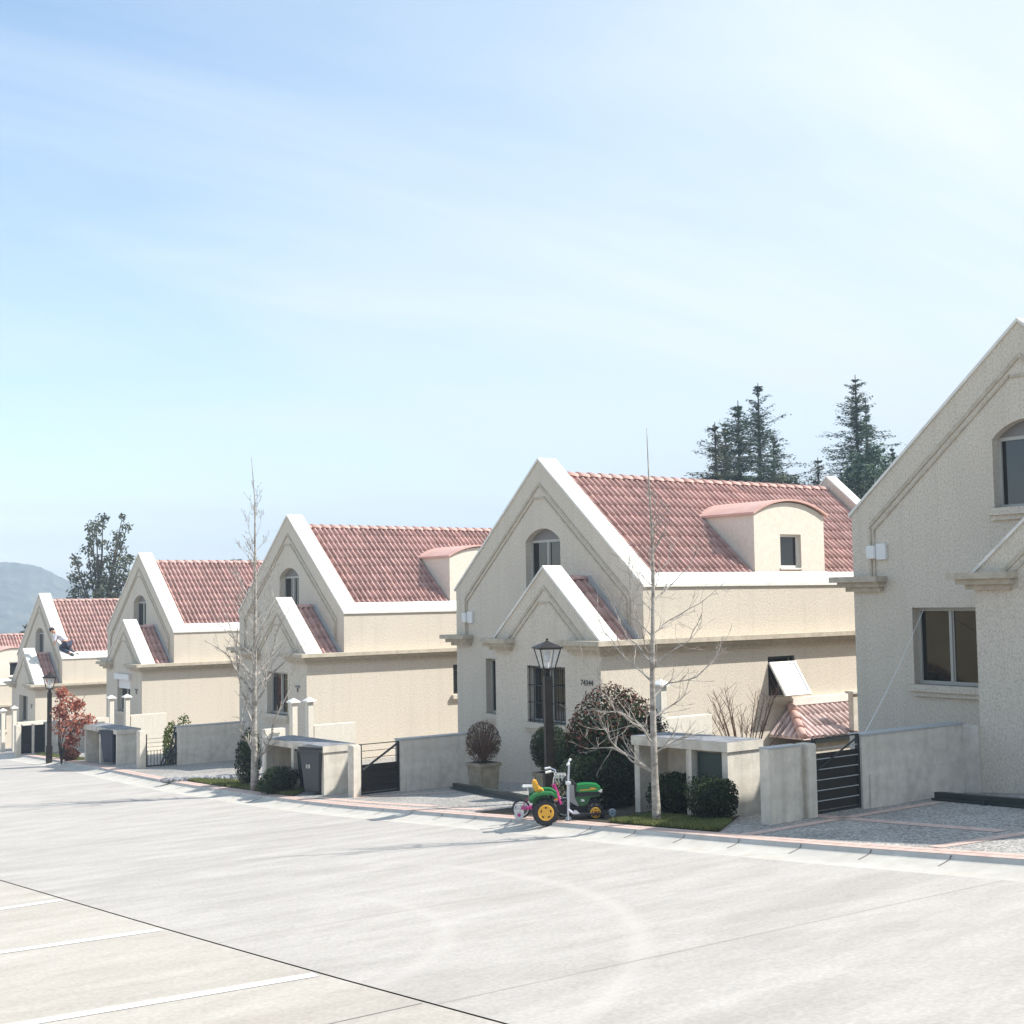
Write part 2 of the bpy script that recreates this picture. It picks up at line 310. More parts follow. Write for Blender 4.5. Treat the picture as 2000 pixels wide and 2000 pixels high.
# joints between the slabs
bm = NB()
rows = [[bm.verts.new((jx(y)+d, y, G(y)-.108)) for d in (-.028, -.004)] for y in YS]
for a, b in zip(rows, rows[1:]): bm.faces.new((a[0], a[1], b[1], b[0]))
struct('long_joint', bm, mat('long_joint', (.13, .115, .10), .95))
bm = NB()
def jline(x0, x1, y0, y1, w=.016):
    n = 12
    for i in range(n):
        xa, xb = x0+(x1-x0)*i/n, x0+(x1-x0)*(i+1)/n; ya, yb = y0+(y1-y0)*i/n, y0+(y1-y0)*(i+1)/n
        face(bm, [(xa, ya-w/2, G(ya-w/2)-.096), (xb, yb-w/2, G(yb-w/2)-.096), (xb, yb+w/2, G(yb+w/2)-.096), (xa, ya+w/2, G(ya+w/2)-.096)])
for y in (6.85, 10.15, 13.5, 20.3, 27.1):
    jline(jx(y)+.02, CX(y)-.52, y, y-.25, .006)
for y in (6.95, 3.6): jline(-8, jx(y)-.04, y+.3, y, .013)
struct('slab_joints', bm, mat('joint', (.38, .35, .315), .95))
bm = NB()
for (a, b) in (((0, 1776), (150, 1754)), ((0, 1861), (360, 1810)), ((50, 2000), (670, 1896))):
    A = onG(*a, -.1); B = onG(*b, -.1); d = (B-A); d.z = 0; d.normalize(); B = B+d*((jx(B.y)-.06-B.x)/d.x); A = B-d*5.2; n = Vector((-d.y, d.x, 0))*.072
    k = 16
    for i in range(k):
        P = A.lerp(B, i/k); Q = A.lerp(B, (i+1)/k)
        vs = [P-n, Q-n, Q+n, P+n]
        face(bm, [(v.x, v.y, G(v.y)-.096) for v in vs])
struct('parking_lines', bm, noise_mat('line_paint', (.74, .74, .72), (.86, .86, .84), 9, .8, 6, c3=(.62, .58, .5), s3=14, lo3=.55, hi3=.75, f3=.5))
# rolled gutter
bm = NB(); strip(bm, YS, [-.5, -.35, -.2, -.08, -.03, -.010, 0], [-.1, -.099, -.082, -.058, -.045, -.012, -.002])
struct('gutter', bm, noise_mat('gutter_concrete', (.50, .46, .40), (.60, .56, .50), 4, .9, 7, .25, 60, c3=(.30, .29, .28), s3=2, f3=.4), True)
bm = NB(); y = -10.
while y < 70:
    prof = [(-.2, -.082), (-.08, -.058), (-.03, -.045), (-.010, -.012)]
    for (o, z), (o2, z2) in zip(prof, prof[1:]):
        face(bm, [(CX(y)+o, y, G(y)+z+.004), (CX(y)+o2, y, G(y)+z2+.004), (CX(y)+o2, y+.017, G(y+.017)+z2+.004), (CX(y)+o, y+.017, G(y+.017)+z+.004)])
    y += .92
struct('gutter_joints', bm, mat('gjoint', (.20, .18, .16), .95))
bm = NB(); strip(bm, YS, [0, .125], [0, .003]); strip(bm, YS, [.135, .25], [.003, .003]); strip(bm, YS, [.125, .135], [-.006, -.006])
struct('brick_edging', bm, M['brick'])
bm = NB(); ys2 = YS
rows = [[bm.verts.new((x, y, G(y))) for x in (CX(y)+.25, CX(y)+1.5, CX(y)+3.5, 19 if y < 60 else CX(y)+8)] for y in ys2]
for a, b in zip(rows, rows[1:]):
    for j in range(3): bm.faces.new((a[j], a[j+1], b[j+1], b[j]))
struct('driveway', bm, M['gravel'])
# brick bands in the paving
bm = NB()
def band(a, b, w=.1):
    A, B = Vector(a), Vector(b); d = (B-A); n = Vector((-d.y, d.x, 0)).normalized()*w; k = 14
    for i in range(k):
        P = A.lerp(B, i/k); Q = A.lerp(B, (i+1)/k)
        vs = [P-n, Q-n, Q+n, P+n]
        face(bm, [(v.x, v.y, G(v.y)+.004) for v in vs])
for a, b in (((1825, 1655), (2060, 1619)), ((1448, 1632), (1832, 1567)), ((1641, 1598), (1960, 1624)), ((1641, 1598), (1560, 1590)), ((690, 1558), (890, 1546)), ((640, 1560), (850, 1575)), ((860, 1578), (985, 1583))):
    A = onG(*a); B = onG(*b); band((A.x, A.y, 0), (B.x, B.y, 0))
struct('paving_bands', bm, M['brick'])
# grass bank across the street, behind the camera
bm = NB(); rows = []
for i in range(60):
    y = -60+i*4
    rows.append([bm.verts.new((x, y, G(y)-.05+h+(random.uniform(-.4, .4) if h > .5 else 0))) for x, h in ((-8, 0), (-10, .3), (-14, 2.0), (-20, 4.2), (-30, 6.5), (-60, 9))])
for a, b in zip(rows, rows[1:]):
    for j in range(5): bm.faces.new((a[j], a[j+1], b[j+1], b[j]))
struct('grass_bank', bm, noise_mat('dry_grass', (.20, .15, .07), (.33, .26, .13), .8, .95, 8, .5, 4), True)
# far hill
prof = [(-400, 1101), (-200, 1085), (-60, 1092), (0, 1097), (30, 1099), (60, 1103), (80, 1108), (100, 1117), (115, 1126), (135, 1135), (160, 1141), (200, 1149), (260, 1158), (350, 1166), (600, 1172), (1100, 1175)]
bm = NB(); D = 900; cols = []
rnd = random.Random(3)
pts = []
for (a, ya), (b, yb) in zip(prof, prof[1:]):
    n = max(2, int((b-a)/6))
    for i in range(n):
        t = i/n; pts.append((a+(b-a)*t, ya+(yb-ya)*t+rnd.uniform(-.8, .8)))
for px, py in pts:
    r = ray(px, py); h = math.hypot(r.x, r.y); P = r*(D/h)
    dirn = Vector((r.x, r.y, 0))/h; col = []
    for k in range(15):
        t = k/14; dist = D-330*(1-t)**1.2; z = -60+(P.z+60)*(t**.8)+(rnd.uniform(-1.0, 1.0) if 0 < k < 14 else 0)
        col.append(bm.verts.new((dirn.x*dist, dirn.y*dist, z)))
    col.append(bm.verts.new((dirn.x*(D+300), dirn.y*(D+300), P.z-60)))
    cols.append(col)
for a, b in zip(cols, cols[1:]):
    for j in range(15): bm.faces.new((a[j], b[j], b[j+1], a[j+1]))
struct('hills', bm, noise_mat('scrub_hill', (.03, .05, .03), (.17, .16, .11), .11, .95, 10, .5, .2, lo=.36, hi=.68), True)
hz = NB(); box(hz, -300, 1300, -60, 1260, -75, 60)
hm = bpy.data.materials.new('haze'); hm.use_nodes = True; t = hm.node_tree; t.nodes.clear()
pv = N(t, 'ShaderNodeVolumePrincipled'); pv.inputs['Color'].default_value = (.68, .82, 1, 1); pv.inputs['Density'].default_value = .0011; pv.inputs['Anisotropy'].default_value = -.15
ho = N(t, 'ShaderNodeOutputMaterial'); t.links.new(pv.outputs[0], ho.inputs['Volume'])
HAZE = mk('haze', hz, hm); HAZE['kind'] = 'stuff'; HAZE['label'] = 'thin pale blue haze in the air'

# ---------------------------------------------------------------- houses
HX = {5: 16.447, 4: 15.88, 3: 15.757, 2: 15.851, 1: 16.38, 0: 13.9}
HY = {5: 13.406, 4: 23.664, 3: 34.404, 2: 45.39, 1: 57.991, 0: 71.0}     # left eave
HZ = {5: 3.723, 4: 2.709, 3: 2.224, 2: 1.627, 1: .43, 0: -1.2}
SL = .842; LEN = 8.9; ZB = -8.2; XB = -1.02
def F0(u, v, d): return Vector((d, u, v))              # facade plane x=0, depth goes +x ; u=y v=z
def FB(u, v, d): return Vector((XB+d, u, v))
def FR(u, v, d): return Vector((u, -3+d, v))           # right side wall
def FL(u, v, d): return Vector((u, 3-d, v))
def arch_loop(y0, y1, z0, zs, zt, n=10):
    c = (y0+y1)/2; h = (y1-y0)/2; a = zt-zs; R = (h*h+a*a)/(2*a); a0 = math.asin(h/R)
    pts = [(y0, z0), (y1, z0)]
    for i in range(n+1):
        an = a0-2*a0*i/n; pts.append((c+R*math.sin(an), zt-R+R*math.cos(an)))
    return pts
def rect(y0, y1, z0, z1): return [(y0, z0), (y1, z0), (y1, z1), (y0, z1)]
ARCH = arch_loop(-.64, .48, -2.58, -1.60, -1.36)
NAR = rect(.80, 1.93, -5.10, -3.97)
BAYW = rect(-2.0, -.86, -5.02, -3.98)
AWN = rect(3.18, 3.95, -4.68, -3.93)
DX0, DX1, DY = 3.47, 5.55, -2.46
DW = rect(4.22, 4.84, -2.2, -1.52)
MC = {}
def cached(f):
    def g(*a):
        k = (f.__name__,)+a
        if k not in MC: MC[k] = f(*a)
        return MC[k]
    return g
@cached
def m_wall():
    bm = NB()
    panel(bm, [(-3, ZB), (3, ZB), (3, -2.53), (0, 0), (-3, -2.53)], [ARCH, NAR], F0, .2)
    # the bay
    panel(bm, [(-3, ZB), (.15, ZB), (.15, -3.5), (-1.42, -2.18), (-3, -3.5)], [BAYW], FB, .2)
    face(bm, [(XB, .15, ZB), (0, .15, ZB), (0, .15, -3.5), (XB, .15, -3.5)])
    # right side with the awning window, left side, back
    panel(bm, [(XB, ZB), (LEN, ZB), (LEN, -2.53), (0, -2.53), (0, -3.5), (XB, -3.5)], [AWN], FR, .2)
    face(bm, [(0, 3, ZB), (LEN, 3, ZB), (LEN, 3, -2.53), (0, 3, -2.53)])
    face(bm, [(LEN, -3, ZB), (LEN, 3, ZB), (LEN, 3, -2.53), (LEN, 0, 0), (LEN, -3, -2.53)])
    # inner faces of the parapets
    for x in (.42, LEN-.3): face(bm, [(x, -3, -2.53), (x, 0, -.005), (x, 3, -2.53), (x, 2.6, -3.0), (x, -2.6, -3.0)])
    x = XB+.4; face(bm, [(x, -3, -3.5), (x, -1.42, -2.185), (x, .15, -3.5)])
    return mesh_of(bm, 'wall')
@cached
def m_cap():
    bm = NB(); t = .05
    def rake(x0, x1, ya, yb, yc, za, zc):     # sloped slab from (ya,za) to apex (yc,zc) and down to yb
        f = lambda y: zc-SL*abs(y-yc)
        for y0, y1 in ((ya, yc), (yc, yb)):
            pts = [(y0, f(y0)), (y1, f(y1)), (y1, f(y1)+t), (y0, f(y0)+t)]
            prism(bm, pts, lambda u, v, d: Vector((d, u, v)), x0, x1)
    rake(-.03, .43, -3.04, 3.04, 0, 0, 0.0)
    rake(LEN-.31, LEN+.03, -3.04, 3.04, 0, 0, 0.0)
    rake(XB-.03, XB+.41, -3.03, .2, -1.42, 0, -2.18)
    for s in (-1, 1):                          # sloped eave coping
        pts = [(s*3.04, -SL*3.04), (s*2.78, -SL*2.78), (s*2.78, -SL*2.78+t), (s*3.04, -SL*3.04+t)]
        prism(bm, pts, lambda u, v, d: Vector((d, u, v)), .43, LEN-.31)
    return mesh_of(bm, 'coping')
@cached
def m_band():
    bm = NB()
    def rk(mapf, yc, zc, ye, zl, w, p, z_end, ycl, ycr):
        # two thin raised lines following the rake, then dropping vertically
        for off, ww in ((0, .055), (.15, .03)):
            for s, yy in ((1, ycl), (-1, ycr)):
                z0 = zc-off; yy2 = yc+s*(abs(yy-yc)-off*.55)
                f = lambda y: z0-SL*abs(y-yc)
                y_a = yc if off == 0 else yc+s*.16
                prism(bm, [(y_a, f(y_a)), (yy2, f(yy2)), (yy2, f(yy2)-ww*1.3), (y_a, f(y_a)-ww*1.3)], mapf, -p, .01)
                if z_end < f(yy2)-.1:
                    prism(bm, [(yy2-s*ww*.6, f(yy2)-ww*1.3), (yy2, f(yy2)-ww*1.3), (yy2, z_end), (yy2-s*ww*.6, z_end)], mapf, -p, .01)
        prism(bm, [(yc-.17, zc-.30), (yc+.17, zc-.30), (yc+.17, zc-.335), (yc-.17, zc-.335)], mapf, -p, .01)
    rk(F0, 0, -.44, 0, 0, 0, .022, -3.49, 2.66, -2.66)
    rk(FB, -1.42, -2.50, 0, 0, 0, .02, -3.49, -.24, -2.6)
    return mesh_of(bm, 'facade_moulding')
@cached
def m_cornice():
    bm = NB(); zt = -3.49
    for i, (p, h) in enumerate(((.27, .085), (.18, .075), (.09, .07))):
        z1 = zt; z0 = zt-h; zt = z0; q = (.27-p)*.45
        box(bm, XB-p, LEN, -3-p, -2.98, z0, z1)
        box(bm, XB-p, XB+.02, -2.98, -2.10-q, z0, z1)
        box(bm, XB-p, XB+.02, -.50+q, .15+p, z0, z1)
        box(bm, XB+.02, 0, .13, .15+p, z0, z1)
        box(bm, -p, .02, 2.36+q, 3+p, z0, z1)
        box(bm, .02, LEN, 2.98, 3+p, z0, z1)
    return mesh_of(bm, 'cornice')
def tiles(bm, o, ux, uv, wid, lng, pitch=.145, rows=11, hgt=.06, clip=None):
    """barrel tiles: o origin at the top edge, ux along the ridge, uv down the slope"""
    ux = Vector(ux).normalized(); uv = Vector(uv).normalized(); n = ux.cross(uv)
    if n.z < 0: n = -n
    o = Vector(o); K = 8; nc = max(1, round(wid/pitch)); pitch = wid/nc; rl = lng/rows
    def prof(f):
        if f < .66: return hgt*math.sin(math.pi*f/.66)**.7
        return -hgt*.4*math.sin(math.pi*(f-.66)/.34)
    cols = [(c+k/K)*pitch for c in range(nc) for k in range(K)]+[wid]
    hs = [prof(k/K) for c in range(nc) for k in range(K)]+[0]
    prev = None
    for r in range(rows):
        jit = [random.uniform(-.012, .012) for _ in range(nc+1)]
        a = [bm.verts.new(o+ux*u+uv*(r*rl)+n*(h*.94)) for u, h in zip(cols, hs)]
        b = [bm.verts.new(o+ux*u+uv*((r+1)*rl+.02+jit[i//K])+n*(h+.011)) for i, (u, h) in enumerate(zip(cols, hs))]
        c = [bm.verts.new(o+ux*u+uv*((r+1)*rl+.012+jit[i//K])+n*(h*.9-.012)) for i, (u, h) in enumerate(zip(cols, hs))]
        for i in range(len(cols)-1):
            f = bm.faces.new((a[i], a[i+1], b[i+1], b[i])); f.smooth = True
            bm.faces.new((b[i], b[i+1], c[i+1], c[i]))
def ridge_caps(bm, p0, p1, r=.1, step=.29):
    p0, p1 = Vector(p0), Vector(p1); L = (p1-p0).length; n = max(1, round(L/step)); d = (p1-p0)/n
    t = d.normalized(); a = t.cross(Vector((0, 0, 1))).normalized(); u = a.cross(t)
    for i in range(n):
        q0 = p0+d*i; q1 = p0+d*(i+1)+t*.03; seg = 8; lo, hi = [], []
        for j in range(seg+1):
            an = math.pi*j/seg
            lo.append(bm.verts.new(q0+a*math.cos(an)*r*.92+u*math.sin(an)*r*.75+u*(-.01)))
            hi.append(bm.verts.new(q1+a*math.cos(an)*r*1.08+u*math.sin(an)*r*.9+u*(.012)))
        for j in range(seg):
            f = bm.faces.new((lo[j], lo[j+1], hi[j+1], hi[j])); f.smooth = True
        bm.faces.new(hi+[])
@cached
def m_roof():
    bm = NB(); k = math.hypot(1, SL)
    for s in (-1, 1):
        tiles(bm, (.42, 0, -.29), (1, 0, 0), (0, s, -SL), LEN-.72, 2.80*k)
    return mesh_of(bm, 'roof')
@cached
def m_ridge():
    bm = NB(); ridge_caps(bm, (LEN-.31, 0, -.285), (.42, 0, -.285)); return mesh_of(bm, 'ridge_tiles')
@cached
def m_bayroof():
    bm = NB(); k = math.hypot(1, SL)
    tiles(bm, (XB+.4, -1.42, -2.40), (1, 0, 0), (0, -1, -SL), -XB-.4, 1.50*k, rows=5)
    tiles(bm, (XB+.4, -1.42, -2.40), (1, 0, 0), (0, 1, -SL), -XB-.4, 1.50*k, rows=5)
    ridge_caps(bm, (0, -1.42, -2.39), (XB+.4, -1.42, -2.39), r=.09)
    return mesh_of(bm, 'bay_roof')
@cached
def m_flash():
    bm = NB()
    for s in (-1, 1):
        f = lambda y: -2.40-SL*abs(y+1.42)
        y0, y1 = -1.42+s*.1, -1.42+s*1.55
        prism(bm, [(y0, f(y0)+.02), (y1, f(y1)+.02), (y1, f(y1)+.17), (y0, f(y0)+.17)], F0, -.05, -.003)
    return mesh_of(bm, 'flashing')
@cached
def m_dormer():
    bm = NB(); zs, zt = -1.13, -.87; zb = -2.36
    outer = arch_loop(DX0, DX1, zb, zs, zt, 14)
    def FD(u, v, d): return Vector((u, DY+d, v))
    panel(bm, outer, [DW], FD, .14)
    for x in (DX0, DX1): face(bm, [(x, DY, zb), (x, DY, zs), (x, -.9, zs), (x, -1.0, -1.3)])
    return mesh_of(bm, 'dormer')
@cached
def m_dormer_roof():
    bm = NB(); zs, zt = -1.13, -.87
    lo = arch_loop(DX0-.06, DX1+.06, 0, zs, zt+.03, 16)[2:]
    prism(bm, lo[:]+[(u, v-.045) for u, v in lo[::-1]], lambda u, v, d: Vector((u, d, v+.04)), DY-.07, -.55)
    return mesh_of(bm, 'dormer_roof')
@cached
def m_apron():
    bm = NB()
    f = lambda y: -.28+SL*y
    face(bm, [(DX0-.03, DY-.02, f(DY)+.085), (DX1+.05, DY-.02, f(DY)+.085), (DX1+.05, -2.77, f(-2.77)+.075), (DX0-.03, -2.77, f(-2.77)+.075)])
    return mesh_of(bm, 'apron')
def win(mapf, y0, y1, z0, z1, d, w=.05, mull=True, tr=None, arch=None):
    """frame and pane meshes"""
    bm = NB(); e = .06
    def bar(a0, a1, b0, b1, dd=0):
        prism(bm, [(a0, b0), (a1, b0), (a1, b1), (a0, b1)], mapf, d-.03-dd, d+.03)
    bar(y0, y0+w, z0, z1); bar(y1-w, y1, z0, z1); bar(y0+w, y1-w, z0, z0+w); bar(y0+w, y1-w, z1-w, z1)
    if mull:
        c = (y0+y1)/2; bar(c-w*.55, c+w*.35, z0+w, z1-w, .01)
        bar(c-w*1.0, c-w*.55, z0+w, z1-w, -.012)
    f = mesh_of(bm, 'window_frame')
    bm = NB(); face(bm, [mapf(y0+w*.5, z0+w*.5, d), mapf(y1-w*.5, z0+w*.5, d), mapf(y1-w*.5, z1-w*.5, d), mapf(y0+w*.5, z1-w*.5, d)])
    return f, mesh_of(bm, 'pane')
@cached
def w_arch(): return win(F0, -.64, .48, -2.58, -1.58, .17)
@cached
def w_nar(): return win(F0, .80, 1.93, -5.10, -3.97, .16)
@cached
def w_bay(): return win(FB, -2.0, -.86, -5.02, -3.98, .16)
@cached
def w_awn(): return win(FR, 3.18, 3.95, -4.68, -3.93, .10)
@cached
def w_dorm(): return win(lambda u, v, d: Vector((u, DY+d, v)), 4.22, 4.84, -2.2, -1.52, .11, mull=False)
@cached
def m_archhead():
    bm = NB(); pts = arch_loop(-.64, .48, -1.60, -1.60, -1.36)
    prism(bm, pts[2:], F0, .15, .185); return mesh_of(bm, 'shutter_head')
@cached
def m_sill(kind):
    bm = NB()
    def s(mapf, y0, y1, z):
        prism(bm, [(y0-.06, z-.10), (y1+.06, z-.10), (y1+.06, z), (y0-.06, z)], mapf, -.10, .14)
        prism(bm, [(y0-.02, z-.17), (y1+.02, z-.17), (y1+.02, z-.10), (y0-.02, z-.10)], mapf, -.055, .01)
    if kind == 'arch': s(F0, -.64, .48, -2.58)
    if kind == 'nar': s(F0, .80, 1.93, -5.10)
    if kind == 'bay': s(FB, -2.0, -.86, -5.02)
    if kind == 'awn': s(FR, 3.18, 3.95, -4.70)
    if kind == 'dor': prism(bm, [(4.2, -2.235), (4.86, -2.235), (4.86, -2.2), (4.2, -2.2)], lambda u, v, d: Vector((u, DY+d, v)), -.02, .1)
    return mesh_of(bm, 'sill')
@cached
def m_awning():
    """top-hung sash pushed out at the bottom: returns frame, pane and the dark casing in the opening"""
    an = R_(33); L = .74
    def P(u, v, d): return Vector((u, -3-.0-(v)*math.sin(an)-d*math.cos(an), -4.05-(v)*math.cos(an)+d*math.sin(an)))
    bm = NB(); x0, x1 = 3.2, 3.93; w = .05
    for a0, a1, b0, b1 in ((x0, x0+w, 0, L), (x1-w, x1, 0, L), (x0+w, x1-w, 0, w), (x0+w, x1-w, L-w, L)):
        prism(bm, [(a0, b0), (a1, b0), (a1, b1), (a0, b1)], P, -.012, .03)
    f = mesh_of(bm, 'window_frame'); bm = NB()
    prism(bm, [(x0+w*.6, w*.6), (x1-w*.6, w*.6), (x1-w*.6, L-w*.6), (x0+w*.6, L-w*.6)], P, .004, .014)
    p = mesh_of(bm, 'pane'); bm = NB()
    for a0, a1, b0, b1 in ((3.18, 3.225, -4.68, -3.93), (3.905, 3.95, -4.68, -3.93), (3.225, 3.905, -3.975, -3.93), (3.225, 3.905, -4.09, -4.05), (3.225, 3.905, -4.68, -4.64)):
        prism(bm, [(a0, b0), (a1, b0), (a1, b1), (a0, b1)], FR, .03, .09)
    return f, p, mesh_of(bm, 'casing')
@cached
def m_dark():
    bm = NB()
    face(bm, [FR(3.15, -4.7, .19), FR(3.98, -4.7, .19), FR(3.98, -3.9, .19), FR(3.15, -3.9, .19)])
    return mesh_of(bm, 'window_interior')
def grille():
    bm = NB(); y0, y1, z0, z1 = -2.0, -.86, -5.02, -3.98
    for i in range(9):
        y = y0+.04+(y1-y0-.08)*i/8; tube(bm, [FB(y, z0, .03), FB(y, z1, .03)], .009, 5)
    for z in (z0+.03, z0+.36, z1-.36, z1-.03): tube(bm, [FB(y0, z, .03), FB(y1, z, .03)], .011, 5)
    return mesh_of(bm, 'window_grille')
def text_mesh(txt, size, mapM, ext=.006):
    cu = bpy.data.curves.new('t', 'FONT'); cu.body = txt; cu.size = size; cu.extrude = ext; cu.align_x = 'CENTER'
    o = bpy.data.objects.new('t', cu); COL.objects.link(o); dg = bpy.context.evaluated_depsgraph_get(); dg.update()
    me = bpy.data.meshes.new_from_object(o.evaluated_get(dg)); bpy.data.objects.remove(o); me.transform(mapM); return me
def house(i, label):
    o = thing('house', (HX[i], HY[i]-3, HZ[i]), label, 'house', 'gabled houses in a row along the street')
    w = put('wall', m_wall(), M['stucco'], o)
    put('coping', m_cap(), M['cap'], o); put('facade_moulding', m_band(), M['moulding'], o); put('cornice', m_cornice(), M['moulding'], o)
    r = put('roof', m_roof(), M['tile'], o); put('ridge_tiles', m_ridge(), M['tile_metal'], r)
    b = put('bay_roof', m_bayroof(), M['tile'], o); put('flashing', m_flash(), M['flash'], b)
    d = put('dormer', m_dormer(), M['plaster'], o); put('dormer_roof', m_dormer_roof(), M['tile_metal'], d); put('apron', m_apron(), M['tile_metal'], d)
    f, p = w_dorm(); put('window_frame', f, M['white_frame'], d); put('pane', p, M['glass'], d); put('sill', m_sill('dor'), M['cap'], d)
    for ww, k, fm in ((w_arch, 'arch', 'frame'), (w_nar, 'nar', 'frame'), (w_bay, 'bay', 'frame')):
        f, p = ww(); fo = put('window', f, M[fm], o); put('pane', p, M['glass'], fo); put('sill', m_sill(k), M['stucco'], fo)
        if k == 'arch': put('shutter_head', m_archhead(), M['shutter'], fo)
        if k == 'bay' and i == 4: put('window_grille', grille(), M['iron'], fo)
    f, p, c = m_awning(); fo = put('window', c, M['iron'], o)
    if i == 4: fo['label'] = 'awning window propped open with a frosted pane'; put('sash', f, M['white_frame'], fo); put('pane', p, M['frost'], fo)
    else: put('pane', w_awn()[1], M['glass'], fo)
    put('sill', m_sill('awn'), M['stucco'], fo); put('window_interior', m_dark(), M['darkroom'], fo)
    if i in (4, 5):
        bm = bbox(-.09, -.002, 2.52, 2.68, -3.22, -3.02, .012); box(bm, -.055, -.002, 2.34, 2.515, -3.235, -2.995)
        mk('junction_box', bm, M['white_box'], o)
    if i == 4:
        mp = Matrix.Translation((XB-.01, -2.62, -4.28))@Matrix(((0, 0, -1, 0), (-1, 0, 0, 0), (0, 1, 0, 0), (0, 0, 0, 1)))
        put('house_number', text_mesh('74344', .14, mp, .003), M['iron'], o)
        mp = Matrix.Translation((XB-.01, -2.60, -4.46))@Matrix(((0, 0, -1, 0), (-1, 0, 0, 0), (0, 1, 0, 0), (0, 0, 0, 1)))
        put('unit_letter', text_mesh('L', .12, mp, .003), M['iron'], o)
    if i in (1, 2, 3):
        bm = NB(); box(bm, XB-.03, XB-.002, -2.66, -2.45, -4.31, -4.265); box(bm, XB-.03, XB-.002, -2.57, -2.54, -4.42, -4.32); mk('house_number', bm, M['shutter'], o)
    if i == 2:
        bm = bbox(XB-.09, XB-.002, -2.08, -.78, -4.02, -3.84, .01); mk('shutter_box', bm, M['white_box'], o)
        bm = NB(); box(bm, XB+.04, XB+.08, -1.98, -.88, -4.30, -4.0); mk('roller_shutter', bm, M['white_box'], o)
    return o
H = {}
H[5] = house(5, 'tallest beige gabled house cut by the right picture edge, nearest to the viewer')
H[4] = house(4, 'beige gabled house behind the toy tractor with iron bars on its bay window')
H[3] = house(3, 'beige gabled house right behind the tall bare tree on the left')
H[2] = house(2, 'beige gabled house whose bay window has a half lowered white shutter')
H[1] = house(1, 'beige gabled house with a person climbing on its red roof')
H[0] = house(0, 'farthest house, cut by the left picture edge, with a red roof and dormer')
# lean-to entrance roof on the side of house 4
o = H[4]
def loc4(v): return Vector(v)-Vector((HX[4], HY[4]-3, HZ[4]))
yw = HY[4]-6
T0 = loc4(atY(1543, 1378, yw)); T1 = loc4(atY(1672, 1357, yw)); B0 = loc4(atY(1501, 1440, yw))
yi = T0.y-.01; DP = .85; yq = yi-DP; hx, bx, zt, zl = T0.x, B0.x, (T0.z+T1.z)/2, B0.z+.06; xr = T1.x+.10
bm = NB(); dn = Vector((0, yq-yi, zl-zt))
tiles(bm, (hx+.0, yi, zt-.05), (1, 0, 0), dn, xr-hx, dn.length, pitch=.15, rows=3)
e0 = Vector((hx, yi, zt-.05)); e1 = Vector((bx, yq, zl-.05)); e2 = Vector((bx, yi, zl-.05)); e3 = Vector((hx, yq, zl-.05))
face(bm, [e0, e1, e2]); face(bm, [e0, e3, e1])
nn = 6
for k in range(nn):
    f = (k+.5)/nn; yk = yi+(yq-yi)*f
    tube(bm, [(hx-(hx-bx)*f, yk, zt-(zt-zl)*f-.02), (bx, yk, zl-.02)], [.04, .05], 8)
for k in range(4):
    f = (k+.6)/4.5; xk = hx-(hx-bx)*f; tube(bm, [(xk, yi+(yq-yi)*f, zt-(zt-zl)*f-.02), (xk, yq, zl-.02)], [.04, .05], 8)
pr = mk('porch_roof', bm, M['tile_pale'], o)
bm = NB(); ridge_caps(bm, (hx, yi, zt), (bx, yq, zl+.01), r=.085, step=.33); mk('hip_tiles', bm, M['tile_metal'], pr)
bm = NB(); box(bm, hx-.05, xr, yi-.12, yi+.005, zt-.04, zt+.10); mk('coping', bm, M['cap'], pr)
bm = NB(); box(bm, bx-.04, xr+.15, yq-.09, yq+.0, zl-.12, zl-.05); mk('gutter', bm, M['iron'], pr)
bm = NB(); box(bm, bx+.0, xr+.5, yq+.02, yq+.18, zl-1.6, zl-.13); mk('porch_wall', bm, M['concrete'], o)
yo = yw-DP
P0 = loc4(atY(1665, 1350, yo-.1)); P1 = loc4(atY(1684, 1415, yo-.1))
bm = NB(); box(bm, P0.x, P0.x+.14, yq-.10, yq+.02, P1.z-.1, P0.z-.05); box(bm, P0.x-.04, P0.x+.18, yq-.14, yq+.06, P0.z-.05, P0.z); mk('porch_pier', bm, M['shelter'], o)

# unseen wing added out of frame, sized to throw straight shade on the drive
t = thing('shade_wing', (16.6, 3.6, G(5.5)), 'unseen flat topped stucco wing added to shade the drive of the nearest house', 'shade wing')
bm = NB(); prism(bm, [(0, -1), (3.79, -1), (3.79, 6.85), (0, 6.85)], lambda u, v, d: Vector((d, u, v)), 0, 6); mk('wall', bm, M['stucco'], t)
mk('coping', bbox(-.06, 6.05, -.05, 3.78, 6.85, 6.95, .01), M['cap'], t)
